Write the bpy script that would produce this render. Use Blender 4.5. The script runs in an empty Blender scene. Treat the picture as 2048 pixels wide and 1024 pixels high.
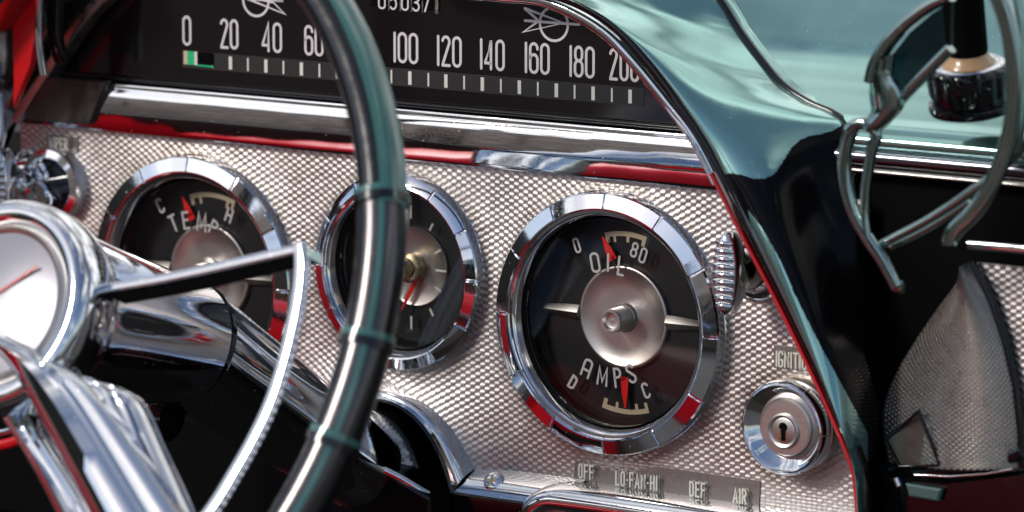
import bpy, math, random
import numpy as np
from mathutils import Matrix, Vector
random.seed(7); rng=np.random.default_rng(7)
sc=bpy.context.scene; COL=sc.collection
# ------------------------------------------------------------------ frame of the dash face
# panel space: u to the right, v up the face, w out of the face towards the driver (millimetres)
TILT=math.radians(12)
PM=Matrix(((1,0,0,0),(0,math.sin(TILT),-math.cos(TILT),0),(0,math.cos(TILT),math.sin(TILT),0.95),(0,0,0,1)))
F=8500.; YAW,PIT,ROL,DIST,TX,TY=.6,.1633,-.0005,1617.66,-39.0862,25.1083
def _rot(a,b,c):
    ca,sa,cb,sb,cc,s_=math.cos(a),math.sin(a),math.cos(b),math.sin(b),math.cos(c),math.sin(c)
    z=np.array([sa*cb,sb,ca*cb]); x=np.cross([0,1,0],z); x/=np.linalg.norm(x); y=np.cross(z,x)
    return np.array([cc*x+s_*y,-s_*x+cc*y,z])
RC=_rot(YAW,PIT,ROL); CAM=RC.T@np.array([TX,TY,DIST])
def P(x,y,w=0.):
    d=RC.T@np.array([(x-1024)/F,(512-y)/F,-1]); t=(w-CAM[2])/d[2]; return CAM+t*d
def PP(lst,w=0.): return np.array([P(p[0],p[1],p[2] if len(p)>2 else w) for p in lst])
# ------------------------------------------------------------------ objects
class Thing:
    def __init__(s,name,label,cat,base,group=None,empty=True):
        s.base=np.array(base,float); s.name=name
        s.meta=dict(label=label,category=cat)
        if group: s.meta['group']=group
        s.o=None
        if empty:
            s.o=bpy.data.objects.new(name,None); s.o.empty_display_size=.02; COL.objects.link(s.o); s._place(s.o)
    def _place(s,o):
        o.matrix_world=PM@Matrix.Translation(Vector(s.base*0.001))
        for k,v in s.meta.items(): o[k]=v
def mk(name,V,Fc,mat,th,parent=None,smooth=True,angle=35,label=None,mats=None,fm=None):
    me=bpy.data.meshes.new(name)
    V=(np.asarray(V,float)-th.base)*0.001
    me.from_pydata([tuple(v) for v in V],[],[tuple(int(i) for i in f) for f in Fc])
    me.materials.append(mat)
    if mats:
        for m in mats: me.materials.append(m)
    if fm is not None: me.polygons.foreach_set('material_index',fm)
    me.validate(); me.update()
    if smooth:
        me.polygons.foreach_set('use_smooth',[True]*len(me.polygons))
        me.set_sharp_from_angle(angle=math.radians(angle))
    o=bpy.data.objects.new(name,me); COL.objects.link(o)
    if th.o is None and parent is None:
        th.o=o; th._place(o)
    else:
        o.parent=parent or th.o
    if label: o['label']=label
    return o
class MB:
    def __init__(s): s.V=[]; s.F=[]; s.n=0; s.M=[]
    def add(s,V,Fc,m=0):
        s.V.append(np.asarray(V,float)); s.F+= [tuple(i+s.n for i in f) for f in Fc]; s.M+=[m]*len(Fc); s.n+=len(V); return s
    def build(s,name,mat,th,**k):
        if len(s.M) and max(s.M)>0: k['fm']=s.M
        return mk(name,np.concatenate(s.V),s.F,mat,th,**k)
def nrm(v): v=np.asarray(v,float); return v/np.linalg.norm(v)
def basis(d,up=(0,1,0)):
    z=nrm(d); x=np.cross(up,z)
    if np.linalg.norm(x)<1e-6: x=np.cross((1,0,0),z)
    x=nrm(x); return x,np.cross(z,x),z
def lathe(prof,c=(0,0,0),axis=(0,0,1),n=96,ths=None,up=(0,1,0),cap0=False,cap1=False,mod=None,sx=1.,sy=1.):
    """profile of (radius, height); closed when the radius reaches 0 by caps"""
    X,Y,Z=basis(axis,up); c=np.array(c,float)
    ths=np.linspace(0,2*math.pi,n,endpoint=False) if ths is None else np.asarray(ths); n=len(ths)
    V=[];Fc=[]
    for i,(r,h) in enumerate(prof):
        for k,t in enumerate(ths):
            rr,hh=(r,h) if mod is None else mod(i,k,t,r,h)
            V.append(c+X*rr*sx*math.sin(t)+Y*rr*sy*math.cos(t)+Z*hh)
    for i in range(len(prof)-1):
        for k in range(n):
            a=i*n+k;b=i*n+(k+1)%n; Fc.append((a,a+n,b+n,b))
    if cap0: Fc.append(tuple(range(n)))
    if cap1: Fc.append(tuple((len(prof)-1)*n+k for k in range(n))[::-1])
    return V,Fc
def catmull(pts,m=6,closed=False):
    P_=np.asarray(pts,float); n=len(P_); out=[]
    rngi=range(n if closed else n-1)
    for i in rngi:
        if closed: p0,p1,p2,p3=P_[(i-1)%n],P_[i],P_[(i+1)%n],P_[(i+2)%n]
        else: p0,p1,p2,p3=P_[max(i-1,0)],P_[i],P_[i+1],P_[min(i+2,n-1)]
        for k in range(m):
            t=k/m; out.append(.5*((2*p1)+(-p0+p2)*t+(2*p0-5*p1+4*p2-p3)*t*t+(-p0+3*p1-3*p2+p3)*t**3))
    if not closed: out.append(P_[-1])
    return np.array(out)
def rrect(a,b,r,k=3):
    """rounded rectangle section, full width a, thickness b"""
    o=[]; r=min(r,a/2*.999,b/2*.999)
    for cx,cy,s in ((a/2-r,b/2-r,0),(-a/2+r,b/2-r,90),(-a/2+r,-b/2+r,180),(a/2-r,-b/2+r,270)):
        for j in range(k+1):
            t=math.radians(s+90*j/k); o.append((cx+r*math.cos(t),cy+r*math.sin(t)))
    return np.array(o)
def sweep(path,sec,ref=(0,0,1),closed=False,scale=None,caps=True,refs=None):
    """section (a along side, b along normal); normal follows ref"""
    path=np.asarray(path,float); n=len(path); V=[];Fc=[]
    for i in range(n):
        if closed: t=path[(i+1)%n]-path[i-1]
        else: t=path[min(i+1,n-1)]-path[max(i-1,0)]
        t=nrm(t); rf=np.array(ref if refs is None else refs[i],float)
        s=nrm(np.cross(t,rf)); nn=np.cross(s,t)
        S=sec(i/(n-1)) if callable(sec) else sec
        k=1 if scale is None else (scale(i/(n-1)) if callable(scale) else scale)
        for a,b in S: V.append(path[i]+s*a*k+nn*b*k)
    m=len(S)
    for i in range(n if closed else n-1):
        j=(i+1)%n
        for q in range(m): Fc.append((i*m+q,i*m+(q+1)%m,j*m+(q+1)%m,j*m+q))
    if caps and not closed: Fc+= [tuple(range(m))[::-1],tuple((n-1)*m+q for q in range(m))]
    return V,Fc
def grid(rows,flip=False):
    R=np.asarray(rows,float); a,b=R.shape[:2]; V=R.reshape(-1,3); Fc=[]
    for i in range(a-1):
        for j in range(b-1):
            f=(i*b+j,i*b+j+1,(i+1)*b+j+1,(i+1)*b+j); Fc.append(f[::-1] if flip else f)
    return V,Fc
def loft(curves,m=8,k=24,sm=True):
    """smooth surface through image-like rails: each curve resampled to the same count, smoothed across"""
    cs=[]
    for c in curves:
        c=catmull(c,8); d=np.r_[0,np.cumsum(np.linalg.norm(np.diff(c,axis=0),axis=1))]; t=np.linspace(0,d[-1],k)
        cs.append(np.stack([np.interp(t,d,c[:,q]) for q in range(3)],1))
    cs=np.array(cs)
    if sm: cs=np.stack([catmull(cs[:,j],m) for j in range(k)],1)
    return cs
def prism(poly,w0,w1,bev=0.):
    """polygon in (u,v), extruded from w0 to w1 with a chamfer at the front"""
    p=np.asarray(poly,float)[:,:2]; n=len(p)
    A=sum(p[i][0]*p[(i+1)%n][1]-p[(i+1)%n][0]*p[i][1] for i in range(n))
    if A<0: p=p[::-1]
    V=[(x,y,w0) for x,y in p]
    if bev>0:
        V+=[(x,y,w1-bev) for x,y in p]
        q=[]
        for i in range(n):
            e0=nrm(p[i]-p[i-1]); e1=nrm(p[(i+1)%n]-p[i]); n0=np.array([-e0[1],e0[0]]); n1=np.array([-e1[1],e1[0]])
            m_=nrm(n0+n1); q.append(p[i]+m_*bev/max(.4,m_@n0))
        V+=[(x,y,w1) for x,y in q]; L=3
    else: V+=[(x,y,w1) for x,y in p]; L=2
    Fc=[tuple(range(n))[::-1]]
    for l in range(L-1):
        for i in range(n): Fc.append((l*n+i,l*n+(i+1)%n,(l+1)*n+(i+1)%n,(l+1)*n+i))
    Fc.append(tuple((L-1)*n+i for i in range(n)))
    return V,Fc
# ------------------------------------------------------------------ materials
def mat(name,base,metal=0.,rough=.5,coat=0.,spec=.5,bump=None,rn=None,cn=None,ior=1.5,coatr=.03,emit=None):
    m=bpy.data.materials.new(name); m.use_nodes=True; nt=m.node_tree; b=nt.nodes['Principled BSDF']
    b.inputs['Base Color'].default_value=(*base,1); b.inputs['Metallic'].default_value=metal
    b.inputs['Roughness'].default_value=rough; b.inputs['Coat Weight'].default_value=coat; b.inputs['Coat Roughness'].default_value=coatr
    b.inputs['Specular IOR Level'].default_value=spec; b.inputs['IOR'].default_value=ior
    tc=nt.nodes.new('ShaderNodeTexCoord')
    def noise(scale,detail=3,rough_=.5,stretch=None):
        n=nt.nodes.new('ShaderNodeTexNoise'); n.inputs['Scale'].default_value=scale; n.inputs['Detail'].default_value=detail; n.inputs['Roughness'].default_value=rough_
        if stretch:
            mp=nt.nodes.new('ShaderNodeMapping'); mp.inputs['Scale'].default_value=stretch; nt.links.new(tc.outputs['Object'],mp.inputs['Vector']); nt.links.new(mp.outputs['Vector'],n.inputs['Vector'])
        else: nt.links.new(tc.outputs['Object'],n.inputs['Vector'])
        return n
    if bump:
        sc_,st,det=bump[:3]; n=noise(sc_,det,.5,bump[3] if len(bump)>3 else None); bp=nt.nodes.new('ShaderNodeBump'); bp.inputs['Strength'].default_value=st; bp.inputs['Distance'].default_value=.001
        nt.links.new(n.outputs['Fac'],bp.inputs['Height']); nt.links.new(bp.outputs['Normal'],b.inputs['Normal'])
    if rn and not rn[3:]:
        sc_,lo,hi=rn[:3]; n=noise(sc_,5,.6); mr=nt.nodes.new('ShaderNodeMapRange'); mr.inputs[1].default_value=.35; mr.inputs[2].default_value=.7; mr.inputs[3].default_value=lo; mr.inputs[4].default_value=hi; nt.links.new(n.outputs['Fac'],mr.inputs[0])
        vo=nt.nodes.new('ShaderNodeTexVoronoi'); vo.inputs['Scale'].default_value=230; vo.inputs['Randomness'].default_value=1; nt.links.new(tc.outputs['Object'],vo.inputs['Vector'])
        sp=nt.nodes.new('ShaderNodeMapRange'); sp.inputs[1].default_value=.075; sp.inputs[2].default_value=.045; sp.inputs[3].default_value=0; sp.inputs[4].default_value=.5; nt.links.new(vo.outputs['Distance'],sp.inputs[0])
        ad=nt.nodes.new('ShaderNodeMath'); ad.operation='ADD'; nt.links.new(mr.outputs[0],ad.inputs[0]); nt.links.new(sp.outputs[0],ad.inputs[1]); nt.links.new(ad.outputs[0],b.inputs['Roughness'])
    elif rn:
        sc_,lo,hi=rn[:3]; n=noise(sc_,5,.6,rn[3] if len(rn)>3 else None); mr=nt.nodes.new('ShaderNodeMapRange'); mr.inputs[1].default_value=.35; mr.inputs[2].default_value=.7
        mr.inputs[3].default_value=lo; mr.inputs[4].default_value=hi; nt.links.new(n.outputs['Fac'],mr.inputs[0]); nt.links.new(mr.outputs[0],b.inputs['Roughness'])
    if cn:
        sc_,c2,lo,hi=cn[:4]; n=noise(sc_,6,.65); mr=nt.nodes.new('ShaderNodeMapRange'); mr.inputs[1].default_value=lo; mr.inputs[2].default_value=hi
        mx=nt.nodes.new('ShaderNodeMix'); mx.data_type='RGBA'; mx.inputs[6].default_value=(*base,1); mx.inputs[7].default_value=(*c2,1)
        nt.links.new(n.outputs['Fac'],mr.inputs[0]); nt.links.new(mr.outputs[0],mx.inputs[0]); nt.links.new(mx.outputs[2],b.inputs['Base Color'])
    return m
CHROME=mat('chrome',(.83,.85,.88),1,.04,bump=(45,.05,2),rn=(900,.02,.10),cn=(2600,(.42,.40,.38),.70,.74))
CHROMEB=mat('chrome_bezel',(.83,.84,.87),1,.05,bump=(70,.06,2),rn=(1500,.02,.12),cn=(2300,(.35,.33,.31),.69,.73))
SATIN=mat('satin_metal',(.64,.60,.57),1,.36,bump=(1400,.03,4),rn=(60,.33,.40))
DIMMET=mat('aged_metal',(.5,.46,.42),1,.35,rn=(300,.25,.5))
PANELM=mat('embossed_panel',(.55,.505,.48),1,.44,rn=(60,.38,.50),cn=(70,(.50,.44,.42),.50,.72),bump=(2600,.05,3))
PANELM2=PANELM.copy(); PANELM2.name='embossed_panel_plain'
def bezel_tone(m,cents,col,strength):
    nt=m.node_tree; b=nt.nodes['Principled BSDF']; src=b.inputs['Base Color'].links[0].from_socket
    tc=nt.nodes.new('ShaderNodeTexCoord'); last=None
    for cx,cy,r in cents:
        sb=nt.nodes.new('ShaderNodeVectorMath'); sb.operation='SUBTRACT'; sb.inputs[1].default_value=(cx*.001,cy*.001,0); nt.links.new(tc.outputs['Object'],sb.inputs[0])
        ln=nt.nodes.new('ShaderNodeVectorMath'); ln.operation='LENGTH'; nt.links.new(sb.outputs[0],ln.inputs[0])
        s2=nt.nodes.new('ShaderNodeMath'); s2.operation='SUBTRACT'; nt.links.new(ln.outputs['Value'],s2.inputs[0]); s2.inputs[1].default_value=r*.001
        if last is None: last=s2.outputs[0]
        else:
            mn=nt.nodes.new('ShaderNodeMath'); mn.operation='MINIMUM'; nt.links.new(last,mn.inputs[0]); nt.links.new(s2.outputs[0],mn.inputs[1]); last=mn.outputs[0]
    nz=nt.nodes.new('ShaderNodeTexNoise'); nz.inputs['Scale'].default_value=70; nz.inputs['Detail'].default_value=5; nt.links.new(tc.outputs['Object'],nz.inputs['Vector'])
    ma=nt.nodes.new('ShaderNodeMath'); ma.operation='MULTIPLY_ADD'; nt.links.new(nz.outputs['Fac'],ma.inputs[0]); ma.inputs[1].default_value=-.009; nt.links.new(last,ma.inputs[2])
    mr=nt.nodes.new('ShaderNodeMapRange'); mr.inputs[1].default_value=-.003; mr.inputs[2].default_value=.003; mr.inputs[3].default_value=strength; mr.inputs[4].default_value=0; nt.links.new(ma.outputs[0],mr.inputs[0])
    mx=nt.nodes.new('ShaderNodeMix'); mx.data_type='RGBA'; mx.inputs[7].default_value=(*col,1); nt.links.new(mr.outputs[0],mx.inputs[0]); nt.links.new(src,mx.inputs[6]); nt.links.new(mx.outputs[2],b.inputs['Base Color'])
bezel_tone(PANELM,[(90,10,50.5),(-8.4,20.9,39.5),(-111.1,7.9,50.5),(167.5,-21.5,18)],(.20,.165,.14),.6)  # panel colour turns browner close around the gauges and lock
PANELD=mat('mirrored_emboss_dark',(.50,.47,.44),.9,.36,rn=(260,.25,.40))
PLATE=mat('label_plate',(.27,.235,.225),.6,.42,rn=(600,.34,.5))
GHOST=mat('lettering_reflection',(.40,.37,.28),0,.5)
BLACKG=mat('black_gloss',(.004,.004,.005),0,.08,spec=.4,coat=.2,rn=(120,.05,.14))
BLACKD=mat('painted_dark_reflection',(.003,.003,.0035),0,.12,spec=.14)
BLACKM=mat('black_matt',(.003,.003,.003),0,.8,spec=.05)
CARPET=mat('carpet_black',(.040,.032,.028),0,.95,spec=.1,bump=(900,.8,3))
DIAL=mat('dial_black',(.012,.012,.014),0,.42,spec=.35,cn=(1700,(.06,.058,.055),.66,.72))
SPEEDO=mat('speedo_face',(.010,.007,.008),0,.10,coat=.0,coatr=.02,ior=1.6,cn=(2500,(.08,.075,.07),.70,.73))
SLOTM=mat('slot_metal',(.022,.020,.020),0,.4)
TEAL=mat('teal_paint',(.31,.56,.51),.85,.11,coat=1.,coatr=.02,bump=(26,.03,2),rn=(60,.12,.2))
TEALP=mat('teal_plastic',(.06,.17,.15),0,.14,coat=1.,rn=(200,.08,.2))
RIMBLK=mat('rim_black',(.012,.012,.013),0,.16,coat=.3,coatr=.06,rn=(150,.1,.25))
RIMGRIP=mat('rim_grip',(.12,.11,.112),.7,.32,rn=(150,.16,.3))
WHITE=mat('numeral_white',(.74,.69,.68),0,.5)
CREAM=mat('lettering_cream',(.80,.77,.68),0,.5,cn=(900,(.55,.52,.43),.55,.8))
TAN=mat('scale_tan',(.62,.50,.33),0,.55,cn=(1200,(.45,.34,.2),.6,.75))
RED=mat('needle_red',(.90,.015,.012),0,.35)
REDV=mat('red_vinyl',(.80,.008,.022),0,.38,bump=(300,.4,4))
REDP=mat('red_gloss',(.60,.008,.012),0,.2,coat=.5)
GREEN=mat('pointer_green',(.01,.52,.20),0,.4)
BRASS=mat('aged_brass',(.55,.43,.25),1,.28,rn=(900,.2,.5),cn=(700,(.25,.16,.08),.5,.7))
IVORY=mat('ivory_collar',(.46,.28,.13),0,.3,coat=.6)
EMBLEM=mat('hub_face',(.34,.33,.365),.2,.25,coat=.7)
POLISH=mat('polished_frame',(.36,.46,.43),1,.07,rn=(90,.08,.2))
RUBBER=mat('bead_rubber',(.05,.05,.055),0,.3,coat=.3)
def glassmat(name,tint,ro=.02,ior=1.45):
    m=bpy.data.materials.new(name); m.use_nodes=True; nt=m.node_tree; nt.nodes.clear()
    o=nt.nodes.new('ShaderNodeOutputMaterial'); t=nt.nodes.new('ShaderNodeBsdfTransparent'); g=nt.nodes.new('ShaderNodeBsdfGlossy'); f=nt.nodes.new('ShaderNodeFresnel'); x=nt.nodes.new('ShaderNodeMixShader')
    t.inputs[0].default_value=(*tint,1); g.inputs['Roughness'].default_value=ro; f.inputs[0].default_value=ior
    nt.links.new(f.outputs[0],x.inputs[0]); nt.links.new(t.outputs[0],x.inputs[1]); nt.links.new(g.outputs[0],x.inputs[2]); nt.links.new(x.outputs[0],o.inputs[0]); return m
GLASS=glassmat('gauge_glass',(.97,.97,.97))
LENS=glassmat('smoked_lens',(.12,.18,.20),.06,1.45)
# ------------------------------------------------------------------ stroke lettering
def arc(cx,cy,rx,ry,a0,a1,n=10):
    return [(cx+rx*math.cos(math.radians(a0+(a1-a0)*i/n)),cy+ry*math.sin(math.radians(a0+(a1-a0)*i/n))) for i in range(n+1)]
def loop(cx,y0,y1,r,ry=None):
    ry=ry or r
    return arc(cx,y1-ry,r,ry,0,180)+arc(cx,y0+ry,r,ry,180,360)
G={
'0':(.34,[(loop(.17,0,1,.17,.17),1)]),'O':(.34,[(loop(.17,0,1,.17,.2),1)]),
'1':(.02,[([(.01,0),(.01,1)],0)]),'I':(.02,[([(.01,0),(.01,1)],0)]),
'2':(.34,[(arc(.17,.83,.16,.17,170,-15,12)+[(.02,.04),(.02,0),(.34,0)],0)]),
'3':(.34,[(arc(.16,.76,.17,.24,140,-80,10)+[(.12,.5)],0),([(.12,.5)]+arc(.16,.25,.18,.25,80,-150,10),0)]),
'4':(.36,[([(.27,0),(.27,1),(.0,.24),(.0,.20),(.25,.20)],0)]),
'5':(.34,[([(.32,1),(.05,1),(.03,.56)]+arc(.15,.32,.18,.32,100,-140,12),0)]),
'6':(.34,[(arc(.17,.83,.17,.17,-5,180,10)+arc(.17,.17,.17,.17,180,360,10)+arc(.17,.45,.17,.17,0,165,9),0)]),
'7':(.32,[([(0,1),(.32,1),(.08,0)],0)]),
'8':(.34,[(loop(.17,.53,1,.155,.17),1),(loop(.17,0,.53,.17,.18),1)]),
'A':(.4,[([(0,0),(.2,1),(.4,0)],0),([(.07,.3),(.33,.3)],0)]),
'a':(.38,[([(0,0),(0,.8)]+arc(.19,.81,.19,.19,180,0,10)+[(.38,0)],0),([(.0,.38),(.38,.38)],0)]),
'C':(.36,[(arc(.18,.82,.18,.18,5,180,10)+arc(.18,.18,.18,.18,180,355,10),0)]),
'D':(.36,[([(0,0),(0,1),(.12,1)]+arc(.14,.78,.22,.22,70,0,6)+arc(.14,.22,.22,.22,0,-70,6)+[(.12,0)],1)]),
'E':(.32,[([(.32,1),(0,1),(0,0),(.32,0)],0),([(0,.52),(.26,.52)],0)]),
'F':(.32,[([(.32,1),(0,1),(0,0)],0),([(0,.52),(.26,.52)],0)]),
'G':(.36,[(arc(.18,.82,.18,.18,5,180,10)+arc(.18,.18,.18,.18,180,360,10)+[(.36,.45),(.2,.45)],0)]),
'H':(.36,[([(0,0),(0,1)],0),([(.36,0),(.36,1)],0),([(0,.5),(.36,.5)],0)]),
'L':(.3,[([(0,1),(0,0),(.3,0)],0)]),
'M':(.5,[([(0,0),(.04,1),(.25,.18),(.46,1),(.5,0)],0)]),
'N':(.38,[([(0,0),(0,1),(.38,0),(.38,1)],0)]),
'P':(.36,[([(0,0),(0,1),(.14,1)]+arc(.15,.76,.21,.24,80,-80,8)+[(.02,.51)],0)]),
'R':(.36,[([(0,0),(0,1),(.14,1)]+arc(.15,.76,.21,.24,80,-80,8)+[(.02,.51)],0),([(.17,.5),(.36,0)],0)]),
'S':(.36,[(arc(.18,.8,.17,.2,10,200,9)+arc(.18,.2,.18,.22,30,-170,10),0)]),
'T':(.4,[([(0,1),(.4,1)],0),([(.2,1),(.2,0)],0)]),
'W':(.56,[([(0,1),(.13,0),(.28,.8),(.43,0),(.56,1)],0)]),
'.':(.06,[([(.0,.45),(.06,.45)],0)]),
}
def ribbon(pts,t,closed,map3,z0,h):
    """one stroke of width t with round ends, as a thin raised solid; map3(x,y,z)->panel"""
    p=[np.array(pts[0],float)]
    for q in pts[1:]:
        q=np.array(q,float)
        if np.linalg.norm(q-p[-1])>1e-4: p.append(q)
    if closed and np.linalg.norm(p[0]-p[-1])<1e-4: p=p[:-1]
    n=len(p); L=[];Rr=[]
    for i in range(n):
        if closed: a,b=p[i]-p[i-1],p[(i+1)%n]-p[i]
        else: a=p[i]-p[max(i-1,0)] if i>0 else p[1]-p[0]; b=p[min(i+1,n-1)]-p[i] if i<n-1 else p[-1]-p[-2]
        a,b=nrm(a),nrm(b); na,nb=np.array([-a[1],a[0]]),np.array([-b[1],b[0]])
        m_=na+nb; m_=nrm(m_) if np.linalg.norm(m_)>.3 else na
        k=1/max(.5,m_@na); L.append(p[i]+m_*t/2*k); Rr.append(p[i]-m_*t/2*k)
    V=[];Fc=[]
    if closed:
        for z in (z0+h,z0):
            V+=[map3(*q,z) for q in L]; V+=[map3(*q,z) for q in Rr]
        for i in range(n):
            j=(i+1)%n; Fc+=[(i,n+i,n+j,j),(2*n+i,i,j,2*n+j),(n+i,3*n+i,3*n+j,n+j)]
        return V,Fc
    d0=nrm(p[0]-p[1]); d1=nrm(p[-1]-p[-2])
    def cap(c,d,k=4):
        s=np.array([-d[1],d[0]]); return [c+t/2*(s*math.cos(x)+d*math.sin(x)) for x in [math.pi*(i+1)/(k+1) for i in range(k)]]
    # outline polygon as triangle strips: quads + cap fans
    c0=cap(p[0],d0); c1=cap(p[-1],d1)
    ring=L+[q for q in c1]+Rr[::-1]+[q for q in c0]
    N=len(ring)
    V=[map3(*q,z0+h) for q in ring]+[map3(*q,z0) for q in ring]
    kc=len(c1)
    for i in range(n-1): Fc.append((i,N-len(c0)-1-i,N-len(c0)-2-i,i+1))
    Fc.append(tuple([n-1]+[n+kc-0-i for i in range(0,kc+1)])) if False else Fc.append(tuple([n+kc-i for i in range(kc+2)]))
    Fc.append(tuple([0]+[N-1-i for i in range(kc+1)]))
    for i in range(N):
        j=(i+1)%N; Fc.append((i,j,N+j,N+i))
    return V,Fc
def glyph(mb,ch,o,ex,ey,W,H,t,h=.12):
    """draw ch: o lower left corner (panel 3d), ex,ey unit vectors, W,H centreline width and height"""
    w0,st=G[ch]; ez=np.cross(ex,ey)
    for k,(pts,cl) in enumerate(st):
        q=[(x/w0*W if w0>.03 else 0,y*H) for x,y in pts]
        mb.add(*ribbon(q,t,cl,lambda x,y,z:o+ex*x+ey*y+ez*z,.0,h+.012*k))
def letter_at(mb,ch,bot,top,W,t,w,h=.12):
    """upright letter between two picture-measured points on its own plane: bottom centre and top centre"""
    a,b=P(*bot,w),P(*top,w); ey=nrm(b-a); ez=np.array([0,0,1.]); ex=np.cross(ey,ez); H=np.linalg.norm(b-a)-t*.3
    glyph(mb,ch,a-ex*W/2+ey*t*.15,ex,ey,W,H,t,h)
def textline(mb,s,u0,v0,H,t,w,adv,sx=1.,ex=(1,0,0),h=.12):
    x=0; ex=nrm(ex); ey=np.array([0,1.,0])
    for ch in s:
        if ch==' ': x+=adv*2; continue
        W=G[ch][0]*H*sx if G[ch][0]>.03 else 0
        glyph(mb,ch,np.array([u0,v0,w])+ex*x,ex,ey,W,H,t,h); x+=W+adv
    return x
# ================================================================== THE SCENE
# ---- setting
def structure(name,V,Fc,m):
    me=bpy.data.meshes.new(name); me.from_pydata([tuple(v) for v in V],[],Fc); me.materials.append(m)
    o=bpy.data.objects.new(name,me); COL.objects.link(o); o['kind']='structure'; return o
GROUND=mat('asphalt',(.05,.05,.05),0,.9,cn=(3,(.07,.07,.065),.4,.6))
structure('ground',[(-200,-200,-.02),(200,-200,-.02),(200,200,-.02),(-200,200,-.02)],[(0,1,2,3)],GROUND)
# ---- the embossed face: every little square pressed in or out, as one continuous metal sheet
def embossed(name,u0,u1,v0,v1,cu,cv,mat_,th,fn=None,ins=.19,dep=.08,parent=None,curve=None,hole=None):
    nu=int((u1-u0)/cu); nv=int((v1-v0)/cv)
    e=.06
    gu=[];iu=[];su=[]
    for i in range(nu): gu+= [u0+cu*(i+e),u0+cu*(i+1-e)]; iu+=[i,i]; su+=[-1,1]
    gv=[];iv=[];sv=[]
    for j in range(nv): gv+= [v0+cv*(j+e),v0+cv*(j+1-e)]; iv+=[j,j]; sv+=[-1,1]
    gu,iu,su,gv,iv,sv=map(np.array,(gu,iu,su,gv,iv,sv))
    U,Vv=np.meshgrid(gu,gv); par=(iu[None,:]+iv[:,None])%2
    jit=rng.normal(0,.010,(nv,nu))[iv][:,iu]; jit2=rng.normal(0,.008,(nv,nu))[iv][:,iu]
    W=np.where(par==0, ins+sv[:,None]*(-.016)+0*su[None,:]*.01, 0.02+sv[:,None]*(dep*.45)+su[None,:]*.015)
    W=W+sv[:,None]*jit+su[None,:]*jit2
    if fn is not None: W=W+fn(U,Vv)
    Pn=np.stack([U,Vv,W],-1)
    if curve is not None: Pn=curve(Pn)
    a,b=Pn.shape[:2]; V=Pn.reshape(-1,3); idx=np.arange(a*b).reshape(a,b)
    Fq=np.stack([idx[:-1,:-1],idx[:-1,1:],idx[1:,1:],idx[1:,:-1]],-1).reshape(-1,4)
    if hole is not None:
        cen=V[Fq].mean(1); Fq=Fq[~hole(cen[:,0],cen[:,1])]
    me=bpy.data.meshes.new(name); V=(V-th.base)*.001
    me.vertices.add(len(V)); me.vertices.foreach_set('co',V.ravel())
    me.loops.add(Fq.size); me.loops.foreach_set('vertex_index',Fq.ravel())
    me.polygons.add(len(Fq)); me.polygons.foreach_set('loop_start',np.arange(0,Fq.size,4)); me.polygons.foreach_set('loop_total',np.full(len(Fq),4))
    me.update(); me.materials.append(mat_)
    o=bpy.data.objects.new(name,me); COL.objects.link(o); o.parent=parent or th.o; return o
panel=Thing('instrument_panel','embossed silver dashboard face with small checkered squares around the three round gauges','dashboard panel',(-90,-10,0))
def und(U,V):
    g=0*U
    for cu_,cv_,r in ((0,0,51),(-98.4,10.9,40),(-201.1,-2.1,51)):
        d=np.hypot(U-cu_,V-cv_)-r; g=g+1.7*np.exp(-np.clip(d,0,99)/4.5)
    # swage rising to the steering column opening
    d=np.hypot(U+112,V+85)-52; g=g+4.5*np.exp(-np.clip(d,0,200)/11.)
    return g
from_arch=PP([(640,1100,1.5),(640,812,1.5),(690,790,1.5),(750,780,1.5),(798,790,1.5),(846,815,1.5),(894,858,1.5),(926,906,1.5),(948,945,1.5),(1150,985,1.5),(1150,1100,1.5)])[:,:2]
def inpoly(x,y,poly):
    x=np.asarray(x);y=np.asarray(y);r=np.zeros(x.shape,bool);n=len(poly)
    for i in range(n):
        (x0,y0),(x1,y1)=poly[i],poly[(i+1)%n]
        if y0==y1: continue
        c=((y0>y)!=(y1>y))&(x<(x1-x0)*(y-y0)/(y1-y0)+x0); r^=c
    return r
def facehole(u,v):
    r=np.zeros(u.shape,bool)
    for a,b,q in ((0,0,48.5),(-98.4,10.9,37.2),(-201.1,-2.1,48.5)): r|=np.hypot(u-a,v-b)<q
    return r|inpoly(u,v,from_arch)
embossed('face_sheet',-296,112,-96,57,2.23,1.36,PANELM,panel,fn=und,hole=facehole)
V,Fc=prism([(-300,-120),(130,-120),(130,62),(-300,62)],-20,-9.5); mk('backing_plate',V,Fc,BLACKM,panel,smooth=False)
# label plates and their raised lettering
def plate(name,pts,w=.55):
    q=PP(pts,w); V,Fc=prism(q,-.2,w,.15); return mk(name,V,Fc,PLATE,panel,smooth=False)
pl=plate('label_plate',[(93,270),(156,275),(156,306),(93,300)],.6)
def double(items,H,t,adv,sx,pl):  # dimmer, deeper copy models the reflection of the letters
    for nm_,m_,w_ in (('lettering',CREAM,2.9),('lettering_reflection',GHOST,.75)):
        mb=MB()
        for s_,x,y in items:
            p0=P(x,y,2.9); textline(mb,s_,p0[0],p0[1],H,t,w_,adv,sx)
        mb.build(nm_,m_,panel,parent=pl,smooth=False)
double([('WIPER',99,297)],4.7,.62,.85,.82,pl)
pl=plate('label_plate',[(1547,690),(1610,697),(1640,742),(1547,736)],.6)
double([('IGNITION',1553,732)],5.6,.62,1.0,.8,pl)
pl=plate('label_plate',[(1151,910),(1521,962),(1518,1014),(1146,962)],.6)
double([('OFF',1158,955),('LO.FAN.HI',1232,969),('DEF',1380,991),('AIR',1467,1004)],5.3,.72,1.15,.78,pl)
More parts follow.
